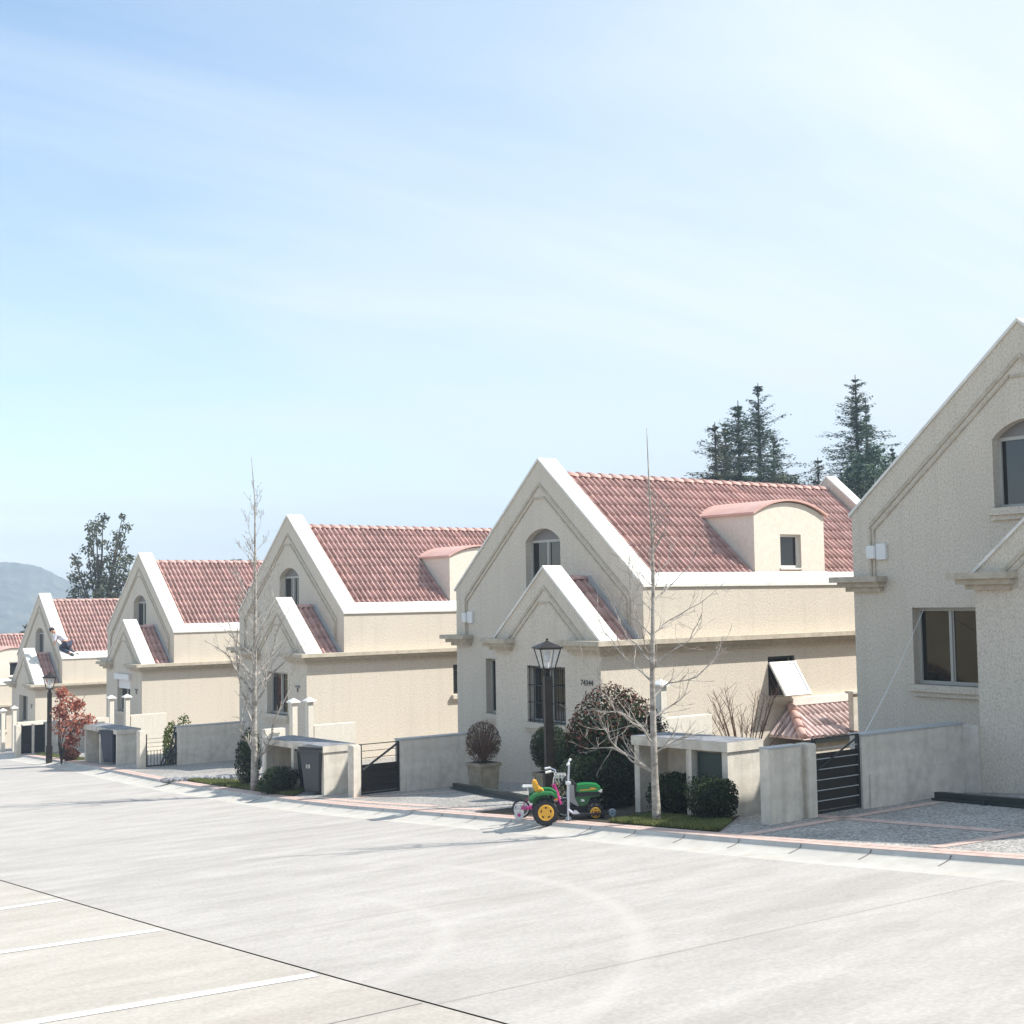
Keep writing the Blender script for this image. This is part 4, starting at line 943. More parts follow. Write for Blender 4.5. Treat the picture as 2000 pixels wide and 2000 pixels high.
# ---------------------------------------------------------------- bare street trees
def bare_tree(px, py, trunk, label, r0, mains, seed, side_n, zspan, lenf, thin=1.0, lk=.36):
    """trunk: pixel polyline of the stem; mains: (height fraction start, lateral x, height z of the kinks) given in metres around the stem"""
    P = onG(px, py); P.z = G(P.y); zc = P.dot(CF); rn = random.Random(seed)
    t = thing('bare_tree', P, label, 'tree', 'leafless young street trees')
    pts = []
    for k, (x, y) in enumerate(trunk):
        r = ray(x, y); q = r*(zc/r.dot(CF))-P; pts.append(q)
    H_ = pts[-1].z; rad = [r0*(1-(.93)*max(0, min(1, q.z/H_))**.8) for q in pts]; rad[0] *= 1.15
    fine = []; fr = []
    for a, b, ra, rb in zip(pts, pts[1:], rad, rad[1:]):
        for k in range(4): fine.append(a.lerp(b, k/4)); fr.append(ra+(rb-ra)*k/4)
    fine.append(pts[-1]); fr.append(rad[-1]); fine[0].z = -.08
    bm = NB(); tube(bm, fine, fr, 10); mk('trunk', bm, M['bark_pale'], t, smooth=True)
    def at(z):
        for a, b, ra, rb in zip(fine, fine[1:], fr, fr[1:]):
            if a.z <= z <= b.z: f = (z-a.z)/max(1e-6, b.z-a.z); return a.lerp(b, f), ra+(rb-ra)*f
        return fine[-1].copy(), fr[-1]
    bm = NB()
    def branch(p, d, L, r, lvl, up=.35):
        n = 7 if lvl == 0 else 4; q = [p.copy()]; dd = d.normalized(); rr = [r]
        for k in range(n):
            dd = (dd+Vector((rn.gauss(0, .16), rn.gauss(0, .16), rn.gauss(0, .10)))+Vector((0, 0, up*.22))).normalized(); q.append(q[-1]+dd*L/n); rr.append(max(.0022*thin, r*(1-.88*(k+1)/n)))
        tube(bm, q, rr, 5 if lvl == 0 else 3, False)
        if lvl < 2:
            m = rn.randint(3, 6) if lvl == 0 else rn.randint(1, 3)
            for _ in range(m):
                f = rn.uniform(.3, .95); i = min(n-1, int(f*n)); s = q[i].lerp(q[i+1], f*n-i); e = (q[i+1]-q[i]).normalized()
                nd = (e+Vector((rn.gauss(0, .6), rn.gauss(0, .6), rn.gauss(.1, .45)))).normalized(); branch(s, nd, L*rn.uniform(.22, .45), rr[i]*.6, lvl+1, up)
    for m in mains:   # explicit limbs: list of (lateral, depth, z) points
        q = [Vector((a*CR.x+b*CF.x, a*CR.y+b*CF.y, z)) for a, b, z in m]; q[0] = at(m[0][2])[0]
        rr0 = max(.010, at(m[0][2])[1]*lk); fineq = []; 
        for a, b in zip(q, q[1:]):
            for k in range(3): fineq.append(a.lerp(b, k/3)+Vector((rn.gauss(0, .008), rn.gauss(0, .008), rn.gauss(0, .008))))
        fineq.append(q[-1]); n = len(fineq); rr = [max(.0035*thin, rr0*(1-.8*k/(n-1))) for k in range(n)]
        tube(bm, fineq, rr, 6, False)
        for _ in range(int(4+n*.7)):
            i = rn.randint(1, n-2); e = (fineq[i+1]-fineq[i]).normalized(); nd = (e+Vector((rn.gauss(0, .6), rn.gauss(0, .6), rn.gauss(.2, .5)))).normalized()
            branch(fineq[i], nd, rn.uniform(.18, .5), rr[i]*.6, 1, .3)
    for k in range(side_n):
        z = zspan[0]+(zspan[1]-zspan[0])*((k+rn.random()*.8)/side_n); p, r = at(z); a = rn.uniform(0, 6.283); f = (z-zspan[0])/(zspan[1]-zspan[0])
        L = lenf(f)*rn.uniform(.6, 1.15); el = rn.uniform(.35, .8)+f*.45
        branch(p, Vector((math.cos(a)*math.cos(el), math.sin(a)*math.cos(el), math.sin(el))), L, max(.0035*thin, r*.36), 0, .5)
    mk('branches', bm, M['bark_pale'], t)
    return t
MAINS1 = [[(0, 0, .62), (-.30, -.1, .78), (-.58, -.15, 1.05), (-.62, -.15, 1.18), (-.80, -.2, 1.22)],
 [(0, 0, .62), (-.28, -.1, .82), (-.52, .1, .92), (-.72, .1, .93), (-.88, .1, .92)],
 [(0, 0, 1.02), (-.22, .1, 1.25), (-.42, .1, 1.38), (-.62, .15, 1.35), (-.80, .15, 1.42)],
 [(0, 0, 1.0), (-.2, -.2, 1.2), (-.5, -.2, 1.42), (-.66, -.2, 1.65), (-.72, -.2, 1.95)],
 [(0, 0, .85), (.2, 0, 1.0), (.40, 0, 1.05), (.62, 0, 1.12)],
 [(0, 0, 1.3), (.25, .1, 1.45), (.48, .1, 1.62)],
 [(0, 0, 1.75), (-.35, 0, 2.05), (-.62, 0, 2.4), (-.72, 0, 2.65)],
 [(0, 0, 1.9), (.15, -.1, 2.1), (.45, -.1, 2.25), (.62, -.1, 2.62)],
 [(0, 0, 2.0), (-.3, .2, 2.3), (-.5, .2, 2.75), (-.62, .2, 3.0)],
 [(0, 0, 1.55), (.2, .1, 1.72), (.55, .1, 1.78), (.80, .1, 2.0), (.9, .1, 2.3)],
 [(0, 0, 2.35), (.2, 0, 2.5), (.6, 0, 2.72), (.95, 0, 3.0)],
 [(0, 0, 2.3), (-.25, 0, 2.6), (-.38, 0, 3.0)], [(0, 0, 2.75), (.25, .1, 2.95), (.5, .1, 3.2), (.62, .1, 3.45)],
 [(0, 0, 2.0), (-.15, -.3, 2.3), (-.3, -.4, 2.9), (-.32, -.4, 3.3)]]
bare_tree(1283, 1607, [(1283, 1608), (1279, 1520), (1276, 1420), (1274, 1320), (1275, 1220), (1276, 1120), (1272, 1020), (1267, 930), (1263, 836)], 'tall leafless tree with a pale trunk on the grass beside the toy tractor', .055, MAINS1, 11, 20, (2.6, 4.3), lambda f: .75*(1-f)+.10)
MAINS2 = [[(0, 0, .75), (-.12, 0, .95), (-.28, 0, 1.2), (-.22, 0, 1.5), (-.05, 0, 1.7)],
 [(0, 0, .6), (.2, 0, .75), (.32, 0, 1.05), (.38, 0, 1.3), (.7, .1, 2.0), (.72, .1, 2.4)],
 [(0, 0, 1.9), (.35, 0, 2.3), (.75, 0, 2.65), (1.15, 0, 2.95)], [(0, 0, 1.85), (-.3, 0, 2.3), (-.55, 0, 2.7), (-1.0, 0, 2.95)],
 [(0, 0, 2.2), (.3, .2, 2.6), (.42, .2, 3.1), (.7, .2, 3.6)], [(0, 0, 2.1), (-.25, .1, 2.5), (-.42, .1, 3.0), (-.6, .1, 3.5)],
 [(0, 0, 1.5), (-.2, -.2, 1.9), (-.3, -.2, 2.6), (-.28, -.2, 3.2)], [(0, 0, 1.6), (.25, -.2, 2.0), (.3, -.2, 2.6), (.2, -.2, 3.3)],
 [(0, 0, 3.3), (.25, 0, 3.5), (.35, 0, 3.9)], [(0, 0, 2.6), (-.3, 0, 2.9), (-.75, 0, 3.3)], [(0, 0, 1.2), (-.2, .2, 1.6), (-.2, .2, 2.3)]]
bare_tree(497, 1544, [(497, 1545), (497, 1440), (497, 1340), (498, 1240), (499, 1150), (498, 1060), (498, 980), (491, 892)], 'tall leafless tree with many upright twigs in front of the third house', .07, MAINS2, 23, 34, (1.9, 6.0), lambda f: 1.15*(1-f)+.22, 1.5, .5)
# ---------------------------------------------------------------- trees behind the houses
def at_depth(px, py, d): r = ray(px, py); return r*(d/r.dot(CF))
def conifer(px, top, base, d, w, label, seed, mt='leaf_fir', lean=0, dens=1.0, bare=.1):
    T = at_depth(px, top, d); B = Vector((T.x, T.y, G(T.y)-.4)); Hh = T.z-B.z; rn = random.Random(seed)
    t = thing('conifer', B, label, 'tree', 'trees beyond the houses')
    bm = NB(); tube(bm, [(0, 0, 0), (0, 0, Hh*.6), (0, 0, Hh)], [.26, .14, .02], 8); mk('trunk', bm, M['bark'], t)
    it = []; bb = NB(); z = Hh*.5
    while z < Hh*.985:
        f = z/Hh; R = 1.45*w*(1-f)**.92*(.85+.15*math.sin(z*1.7+seed)); nb = rn.randint(5, 9) if f < .9 else rn.randint(3, 5)
        for k in range(nb):
            if rn.random() > .85*dens+.1: continue
            a = rn.uniform(0, 6.283); L = R*rn.uniform(.35, 1.2)+.06; sag = rn.uniform(.12, .28)
            tip = None; n = max(3, int(L/.3))
            pts = [Vector((math.cos(a)*L*q/n, math.sin(a)*L*q/n, z+(.25+max(0, f-.75)*2.2)*L*(q/n)-sag*L*1.6*(q/n)**2+.1*L*(q/n)**4)) for q in range(n+1)]
            tube(bb, pts, [.035*(1-f)+.012]+[.012]*(n-1)+[.005], 3, False)
            for q in range(1, n+1):
                for _ in range(int(12*dens)):
                    c = pts[q-1].lerp(pts[q], rn.random())+Vector((rn.gauss(0, .11), rn.gauss(0, .11), rn.gauss(-.06, .06)))*min(1, .25+L)
                    it.append((c, rn.uniform(.05, .12), Vector((rn.gauss(0, .4), rn.gauss(0, .4), 1)), .45))
        z += rn.uniform(.12, .30)
    mk('branches', bb, M['bark'], t); quads('foliage', it, M[mt], t)
conifer(1480, 748, 0, 72, 6.6, 'tallest conifer of the left group behind the red roof', 1)
conifer(1416, 822, 0, 76, 3.8, 'low conifer filling the gap in the left group', 12)
conifer(1510, 850, 0, 78, 4.2, 'low conifer at the right foot of the left group', 13)
conifer(1441, 782, 0, 70, 5.4, 'slightly shorter conifer left of the tallest one', 2)
conifer(1396, 824, 0, 68, 6.2, 'bushy grey green conifer at the left end of the tree group', 3, 'leaf_euc', dens=.9)
conifer(1670, 732, 0, 75, 5.8, 'slender conifer nearest the gable of the big house', 4, dens=1.0)
conifer(1690, 775, 0, 77, 3.2, 'thin conifer close behind the slender one', 8, dens=.7)
conifer(1597, 893, 0, 70, 3.6, 'small pale conifer tip between the two tree groups', 5, 'leaf_euc', dens=.8)
conifer(1742, 868, 0, 80, 3.6, 'short conifer tip at the slope of the big gable', 6)
def broad(px, top, d, rr, label, seed, mt, clumps, sz=.13, n=420, zb=None):
    T = at_depth(px, top, d); B = Vector((T.x, T.y, G(T.y)-.4)); Hh = T.z-B.z; rn = random.Random(seed)
    t = thing('broadleaf_tree', B, label, 'tree', 'trees beyond the houses'); it = []; bm = NB()
    tube(bm, [(0, 0, 0), (0, 0, Hh*.45), (.1, 0, Hh*.8)], [.28, .2, .06], 8); mk('trunk', bm, M['bark'], t); bb = NB()
    for k, (x, z, r) in enumerate(clumps):   # lateral metres from the axis, metres below the top, radius
        dp = rn.uniform(-rr, rr)*.5; c = Vector((x*CR.x+dp*CF.x, x*CR.y+dp*CF.y, Hh-z))
        it += blob(c, r, r, r*.85, int(n*r*r), sz, .3, .35, seed=seed*50+k, asp=.55)
        tube(bb, [(0, 0, Hh*.4), Vector((c.x*.4, c.y*.4, (c.z+Hh*.4)/2)), c], [.1, .06, .02], 5, False)
    mk('limbs', bb, M['bark'], t); quads('foliage', it, M[mt], t)
rn = random.Random(77)
# pixels per metre at 75 m is about 34
broad(195, 1003, 76, 2, 'loose eucalyptus tree behind the far roofs at the left', 2, 'leaf_euc',
 [(-.75, .7, .42), (-.1, .25, .40), (.1, .9, .5), (1.55, .25, .32), (1.35, .8, .40), (1.0, 1.3, .45), (-.5, 1.5, .5), (.3, 1.8, .4), (1.0, 2.0, .6), (-.75, 2.1, .45), (-1.4, 2.9, .4), (-1.2, 2.6, .3), (.0, 2.9, .6), (.9, 2.9, .7), (1.5, 2.7, .5), (-.6, 3.2, .5), (-1.6, 3.6, .5), (-.9, 3.9, .7), (.1, 3.9, .8), (1.0, 3.9, .8), (1.8, 3.6, .6), (0.5, 4.8, 1.0), (-1.2, 4.7, .7), (1.6, 4.8, .8)], n=430, sz=.11)
cl = [(-1.3+rn.uniform(-.3, .3), 1.6, .7), (-.6, .9, .6), (0, .5, .6), (.6, 1.0, .6), (1.1, 1.7, .7), (-.3, 1.7, .9), (.5, 2.0, .9), (-1.0, 2.6, 1.0), (0, 2.9, 1.1), (1.1, 2.8, 1.0), (-.4, 4, 1.3), (1.0, 4, 1.2), (-1.2, 3.8, 1)]
broad(1702, 868, 64, 2, 'dark round broadleaf tree in front of the slender conifer', 3, 'leaf_fir', cl, n=430)
broad(1535, 925, 66, 1, 'low pale shrubby tree just above the red roof ridge', 4, 'leaf_euc', [(-.3, .3, .4), (.3, .5, .4), (0, 1.0, .6), (.8, 1.0, .4)], n=430)
broad(50, 1215, 90, 1, 'small brown bush top beyond the farthest roof', 5, 'leaf_euc', [(0, .3, .3), (.3, .5, .3), (-.2, .8, .4)], n=300)
broad(470, 1084, 84, 1, 'thin bush top peeping over the ridge of the third house', 6, 'leaf_euc', [(-.6, .3, .22), (-.2, .4, .25), (.6, .5, .2)], n=160)
# ---------------------------------------------------------------- grass verges
def grass_patch(poly_fn, n, label, h=.045):
    vs, fs = [], []; rn = random.Random(5)
    for _ in range(n):
        q = poly_fn(rn)
        if q is None: continue
        x, y = q; g = G(y)+.012; hh = h*rn.uniform(.5, 1.4); a = rn.uniform(0, 6.28); w = .006; dx, dy = math.cos(a)*w, math.sin(a)*w; lx, ly = rn.gauss(0, .015), rn.gauss(0, .015)
        i = len(vs); vs += [(x-dx, y-dy, g), (x+dx, y+dy, g), (x+lx, y+ly, g+hh)]; fs.append((i, i+1, i+2))
    me = bpy.data.meshes.new('grass'); me.from_pydata(vs, [], fs); o = put('grass', me, M['grass']); o['kind'] = 'stuff'; o['label'] = label; o['category'] = 'grass'
def soil_patch(y0, y1, wfn):
    bm = NB(); n = 24; rows = []
    for k in range(n+1):
        y = y0+(y1-y0)*k/n; a = CX(y)+.26; rows.append([bm.verts.new((a+(wfn(y)-a)*j/3, y, G(y)+.006)) for j in range(4)])
    for a, b in zip(rows, rows[1:]):
        for j in range(3): bm.faces.new((a[j], a[j+1], b[j+1], b[j]))
    return struct('flower_bed', bm, M['soil'])
w1 = lambda y: CX(y)+.3+2.1*max(0, min(1, (y-10.9)/1.6))*max(0, min(1, (16.6-y)/1.5))
w2 = lambda y: CX(y)+.3+1.0*max(0, min(1, (y-22.4)/1.2))*max(0, min(1, (27.6-y)/2.2))
soil_patch(10.9, 16.2, w1); soil_patch(22.4, 27.6, w2)
def pf(y0, y1, wf, fr):
    def f(rn):
        y = rn.uniform(y0, y1); a = CX(y)+.27; b = min(wf(y), a+fr); return (rn.uniform(a, b), y) if b > a+.02 else None
    return f
grass_patch(pf(10.98, 13.0, w1, .75), 26000, 'short green grass on the verge around the big bare tree')
grass_patch(pf(22.6, 27.5, w2, .9), 22000, 'short green grass on the verge around the left bare tree')
grass_patch(pf(37, 42, lambda y: CX(y)+.7, .35), 5000, 'thin grass strip along the kerb by the far lamp post')
# low stone edging of the left verge
A = onG(325, 1527); B = onG(478, 1520); bm = NB(); rn = random.Random(2)
for k in range(16):
    c = A.lerp(B, k/15.5); s = rn.uniform(.045, .075); bmesh.ops.create_icosphere(bm, subdivisions=2, radius=1, matrix=Matrix.Translation((c.x, c.y, G(c.y)+.03))@Matrix.Rotation(rn.uniform(0, 3), 4, 'Z')@Matrix.Diagonal((s*1.8, s, s*.9, 1)))
for v in bm.verts: v.co += Vector((rn.uniform(-.015, .015), rn.uniform(-.015, .015), rn.uniform(-.015, .015)))
o = mk('stone_edging', bm, M['conc_dark']); tag(o, 'row of rough stones edging the verge by the left bare tree', 'edging')
# ---------------------------------------------------------------- toys on the kerb
TO = onG(1066, 1612, -.06); RZ = math.atan2(-math.sin(YAW), math.cos(YAW))
zc = TO.dot(CF); KP = FPX/zc
def TX(px): return (px-1066)/KP
def TZ(py): return (1612-py)/KP
PL = lambda n, c, r=.35, **k: mat(n, c, r, **k)
green = PL('toy_green', (.012, .22, .055)); dgreen = PL('toy_dark_green', (.008, .10, .03)); yel = PL('toy_yellow', (.80, .42, .04)); blk = PL('toy_black', (.02, .02, .022), .6); grey = PL('toy_grey', (.30, .30, .31), .5); red = PL('toy_red', (.35, .02, .01))
pink = PL('bike_pink', (.62, .07, .28), .3); wht = PL('bike_white', (.78, .78, .76), .4); chrome = mat('chrome', (.75, .77, .80), .22, 1); silver = mat('scooter_silver', (.62, .66, .74), .3, .6)
tr = thing('toy_tractor', (TO.x, TO.y, TO.z+.02), 'green and yellow ride-on toy tractor with chunky black tyres standing on the kerb', 'toy', None, RZ)
def wheel(parent, x, z, y, r, w, rimr, name='wheel', cleats=14, tyre=None, rim=None, holes=5, hub=None):
    R = Matrix.Translation((x, y, z))@Matrix.Rotation(R_(90), 4, 'X')
    bm = NB(); lathe(bm, [(rimr*.98, -w/2), (r*.93, -w/2), (r, -w*.36), (r, w*.36), (r*.93, w/2), (rimr*.98, w/2)], R, 28)
    for k in range(cleats):
        a = 2*math.pi*k/cleats
        for s in (-1, 1):
            m = R@Matrix.Rotation(a+s*.09, 4, 'Z')@Matrix.Translation((r*1.0, 0, s*w*.25))@Matrix.Rotation(s*.5, 4, 'X')
            box(bm, -.008, .012, -.010, .010, -w*.24, w*.24, m)
    ty = mk(name, bm, tyre or blk, parent)
    bm = NB(); lathe(bm, [(rimr, -w*.52), (rimr*.9, -w*.56), (rimr*.82, -w*.5), (rimr*.3, -w*.46), (rimr*.24, -w*.54), (.002, -w*.54)], Matrix.Translation((x, y, z))@Matrix.Rotation(R_(90), 4, 'X')@Matrix.Diagonal((1, 1, -1, 1)), 24)
    bm2 = NB(); 
    mk('rim', bm, rim or yel, ty)
    bm2.free()
    if holes:
        bm = NB()
        for k in range(holes):
            a = 2*math.pi*k/holes+math.pi/2; m = Matrix.Translation((x+math.cos(a)*rimr*.62, y-w*.53, z+math.sin(a)*rimr*.62))@Matrix.Rotation(-a+math.pi/2, 4, 'Y')
            box(bm, -rimr*.15, rimr*.15, -.003, .003, -rimr*.085, rimr*.085, m)
        mk('rim_slots', bm, mat('slot', (.05, .025, .005), .8), ty)
    if hub:
        bm = NB(); lathe(bm, [(rimr*.3, 0), (rimr*.26, .01), (.001, .01)], Matrix.Translation((x, y-w*.55, z))@Matrix.Rotation(R_(90), 4, 'X'), 12); mk('hub', bm, hub, ty)
    return ty
rx, rz_ = TX(1066), TZ(1585); fx, fz = TX(1162), TZ(1587)
for s in (-1, 1):
    wheel(tr, rx, rz_, s*.19, .165, .11, .105, cleats=16)
    wheel(tr, fx, fz, s*.17, .105, .08, .071, cleats=12, hub=red)
def sil(bm, pts, y0, y1, bev=.008):
    prism(bm, [(TX(a), TZ(b)) for a, b in pts], lambda u, v, d: Vector((u, d, v)), y0, y1)
    bmesh.ops.recalc_face_normals(bm, faces=bm.faces)
    if bev: bmesh.ops.bevel(bm, geom=bm.edges[:], offset=bev, segments=2, affect='EDGES')
    return bm
body = mk('hood', sil(NB(), [(1127, 1552), (1126, 1537), (1140, 1534.5), (1160, 1535), (1171, 1538), (1176, 1547), (1173, 1552)], -.11, .11, .018), green, tr)
mk('grille', sil(NB(), [(1129, 1551), (1175, 1549), (1175, 1553), (1166, 1557), (1126, 1559)], -.105, .105, .004), blk, tr)
mk('chassis', sil(NB(), [(1122, 1558), (1172, 1554), (1173, 1558), (1153, 1561), (1150, 1572), (1142, 1577), (1131, 1577)], -.10, .10, .008), dgreen, tr)
mk('lower_frame', sil(NB(), [(1068, 1575), (1130, 1578), (1165, 1570), (1165, 1584), (1120, 1592), (1070, 1590)], -.07, .07, .008), blk, tr)
mk('dash_panel', sil(NB(), [(1106, 1556), (1112, 1536), (1122, 1536), (1123, 1556), (1132, 1577), (1127, 1577), (1109, 1566)], -.09, .09, .006), grey, tr)
mk('cowl', sil(NB(), [(1112, 1537), (1110, 1527), (1118, 1527), (1127, 1537), (1128, 1556), (1123, 1556), (1121, 1537)], -.08, .08, .006), blk, tr)
bm = NB(); face(bm, [(TX(1133), -.1125, TZ(1547)), (TX(1164), -.1125, TZ(1545)), (TX(1164), -.1125, TZ(1543)), (TX(1133), -.1125, TZ(1545.5))]); face(bm, [(TX(1152), -.1127, TZ(1543)), (TX(1168), -.1127, TZ(1544)), (TX(1160), -.1127, TZ(1541)), (TX(1154), -.1127, TZ(1541))]); mk('side_stripe', bm, yel, body)
bm = NB(); prism(bm, [(TX(1168), TZ(1547)), (TX(1176.5), TZ(1545.5)), (TX(1176), TZ(1550.5)), (TX(1172), TZ(1550.5))], lambda u, v, d: Vector((u, d, v)), -.113, -.06); mk('headlight', bm, wht, body)
bm = NB(); prism(bm, [(TX(1134), TZ(1563)), (TX(1141), TZ(1564)), (TX(1142), TZ(1568)), (TX(1133), TZ(1567)), (TX(1137), TZ(1565.5))], lambda u, v, d: Vector((u, d, v)), -.103, -.0985); mk('badge', bm, wht, tr)
for s in (-1, 1):
    y0, y1 = (-.25, -.11) if s < 0 else (.11, .25)
    mk('fender', sil(NB(), [(1033, 1561), (1036, 1555), (1045, 1549), (1060, 1546), (1077, 1546.5), (1090, 1555), (1089, 1559), (1076, 1550.5), (1060, 1551), (1047, 1554), (1040, 1561)], y0, y1, .006), green, tr)
mk('rear_body', sil(NB(), [(1033, 1566), (1034, 1550), (1060, 1548), (1074, 1556), (1080, 1580), (1060, 1582)], -.105, .105, .008), dgreen, tr)
mk('seat', sil(NB(), [(1045, 1549), (1040, 1534), (1041, 1527), (1046, 1525.5), (1051, 1532), (1054, 1541), (1063, 1545), (1063, 1549)], -.09, .09, .012), yel, tr)
mk('reflector', sil(NB(), [(1083, 1558), (1089, 1557), (1090, 1561), (1084, 1563)], -.24, -.22, .003), PL('orange', (.8, .22, .03)), tr)
bm = NB(); c = Vector((TX(1103), 0, TZ(1529))); ax = Vector((-.75, 0, .55)).normalized(); u = Vector((0, 1, 0)); v = ax.cross(u)
tube(bm, [c+(u*math.cos(a)+v*math.sin(a))*.085 for a in [k*math.pi/10 for k in range(21)]], .011, 6, False); tube(bm, [c, Vector((TX(1113), 0, TZ(1540)))], .012); tube(bm, [c-u*.085, c+u*.085], .008); mk('steering_wheel', bm, blk, tr)
# child's bicycle behind the tractor
bo = Vector((0, .42, 0)); BK = .97
wv = Vector((math.cos(RZ), math.sin(RZ), 0)); wa = Vector((-math.sin(RZ), math.cos(RZ), 0))
bp = TO+wa*.40; bk = thing('child_bicycle', (bp.x, bp.y, G(bp.y)+.0), "child's pink bicycle with white saddle and training wheels parked behind the toy tractor", 'bicycle', None, RZ)
KB = FPX/(bp.dot(CF)); zb = (TO.z-(G(bp.y)))
lift_px = None
def BP(px, py, y=0.):   # pixel to the bicycle's own plane
    r = ray(px, py); P = r*((bp+Vector((0, 0, 0))).dot(CF)/r.dot(CF)); d = P-Vector((bp.x, bp.y, G(bp.y))); return Vector((d.dot(wv), y, d.z))
rc = BP(1018, 1584); fc = BP(1103, 1581); rr_ = .125
rc.z = rr_; fc.z = rr_
for c in (rc, fc):
    bm = NB(); M3 = Matrix.Translation(c)@Matrix.Rotation(R_(90), 4, 'X')
    tube(bm, [c+Vector((math.cos(a)*rr_*.92, 0, math.sin(a)*rr_*.92)) for a in [k*math.pi/14 for k in range(29)]], .014, 7, False); w = mk('wheel', bm, blk, bk)
    bm = NB(); tube(bm, [c+Vector((math.cos(a)*rr_*.78, 0, math.sin(a)*rr_*.78)) for a in [k*math.pi/14 for k in range(29)]], .010, 6, False)
    for k in range(10): a = k*math.pi/5; tube(bm, [c, c+Vector((math.cos(a)*rr_*.78, 0, math.sin(a)*rr_*.78))], .002, 3, False)
    mk('rim', bm, wht, w)
    if c is fc: bm = NB(); tube(bm, [c+Vector((math.cos(a)*rr_*1.1, 0, math.sin(a)*rr_*1.1)) for a in [R_(30)+k*R_(130)/8 for k in range(9)]], .009, 5); mk('mudguard', bm, chrome, bk)
hd = BP(1081, 1532); hb = BP(1095, 1572); bb_ = BP(1062, 1578); st = BP(1034, 1556); sd = BP(1031, 1537)
bm = NB(); tube(bm, [hd, hb], .027, 8); tube(bm, [hd.lerp(hb, .3), bb_], .02, 8); tube(bm, [bb_, st], .014, 8); tube(bm, [rc, st], .008); tube(bm, [rc, rc.lerp(bb_, .5)+Vector((0, -.03, .02)), bb_], [.012, .03, .02], 8); tube(bm, [hb, fc], .012); mk('frame', bm, pink, bk)
bm = bbox(-.085, .085, -.05, .05, -.02, .02, .015)
for v in bm.verts: v.co.z += .35*(v.co.x)**2*8*.3; v.co.y *= 1.0 if v.co.x < 0 else .6
bm.transform(Matrix.Translation(sd)); mk('saddle', bm, wht, bk)
bm = NB(); tube(bm, [sd, st], .011); mk('seat_post', bm, chrome, bk)
bm = NB(); h0 = BP(1082, 1520); tube(bm, [hd, h0], .012)
for s in (-1, 1): tube(bm, [h0, h0+Vector((.03, s*.06, .05)), BP(1086, 1508)+Vector((0, s*.14, 0)), BP(1076, 1504)+Vector((0, s*.19, 0)), BP(1066, 1506)+Vector((0, s*.2, 0))], .009, 6)
hb_ = mk('handlebar', bm, chrome, bk)
for s in (-1, 1):
    bm = NB(); tube(bm, [BP(1076, 1504)+Vector((0, s*.19, 0)), BP(1065, 1506)+Vector((0, s*.2, 0))], .018, 8); mk('grip', bm, wht, hb_)
bm = NB(); a0 = BP(1074, 1513); a1 = BP(1086, 1524)
for k in range(4):
    f = k/3; x = a1.x+.01+.04*f
    tube(bm, [Vector((a1.x-.02+.15*f, -.08, a0.z)), Vector((a1.x+.0+.13*f, -.07, a1.z-.03)), Vector((a1.x+.0+.13*f, .07, a1.z-.03)), Vector((a1.x-.02+.15*f, .08, a0.z))], .005, 4, False)
for z in (a0.z, (a0.z+a1.z)/2): tube(bm, [Vector((a1.x-.02, -.08, z)), Vector((a1.x+.13, -.08, z)), Vector((a1.x+.13, .08, z)), Vector((a1.x-.02, .08, z)), Vector((a1.x-.02, -.08, z))], .005, 4, False)
mk('basket', bm, wht, bk)
for s in (-1, 1):
    c = Vector((rc.x-.03, s*.13, .066)); bm = NB(); lathe(bm, [(.045, -.012), (.066, -.014), (.066, .014), (.045, .012)], Matrix.Translation(c)@Matrix.Rotation(R_(90), 4, 'X'), 18); tw = mk('training_wheel', bm, wht, bk)
    bm = NB(); lathe(bm, [(.024, -.018), (.024, .018)], Matrix.Translation(c)@Matrix.Rotation(R_(90), 4, 'X'), 12); mk('hub', bm, pink, tw)
    bm = NB(); tube(bm, [c, rc+Vector((0, s*.03, 0))], .007); mk('stay', bm, chrome, bk)
# kick scooter in front
sp_ = TO-wa*.22+wv*TX(1112); sp_.z = G(sp_.y)-.02
sc = thing('kick_scooter', sp_, 'silver folding kick scooter with a dark deck standing in front of the toy tractor', 'scooter', None, RZ)
def SP(px, py, y=0.):
    r = ray(px, py); P = r*(sp_.dot(CF)/r.dot(CF)); d = P-sp_; return Vector((d.dot(wv), y, d.z))
a = SP(1110, 1590); b = SP(1110, 1530); c = SP(1112, 1490); wf = .042
bm = NB(); tube(bm, [a, b], .017, 8); tube(bm, [b, c], .013, 8); mk('steering_column', bm, silver, sc)
bm = NB(); tube(bm, [c+Vector((-.03, -.13, -.012)), c+Vector((.02, .13, .02))], .011, 8); h = mk('handlebar', bm, silver, sc)
for s in (-1, 1):
    q = c+Vector((-.03 if s < 0 else .02, s*.13, -.012 if s < 0 else .02)); bm = NB(); tube(bm, [q, q-Vector((-.018 if s < 0 else .014, s*.075, 0))], .017, 8); mk('grip', bm, wht, h)
mk('clamp', (lambda m: (m.transform(Matrix.Translation(b)), m)[1])(bbox(-.035, .035, -.03, .03, -.02, .02, .006)), wht, sc)
dk0 = SP(1119, 1603); dk1 = SP(1188, 1597); dk0.z = max(dk0.z, .10); dk1.z = max(dk1.z, .115)
bm = NB(); d = dk1-dk0; n = Vector((-d.z, 0, d.x)).normalized()
prism(bm, [(dk0.x, dk0.z-.012), (dk1.x, dk1.z-.012), (dk1.x, dk1.z+.008), (dk0.x, dk0.z+.008)], lambda u, v, w: Vector((u, w, v)), -.05, .05); mk('deck', bm, blk, sc)
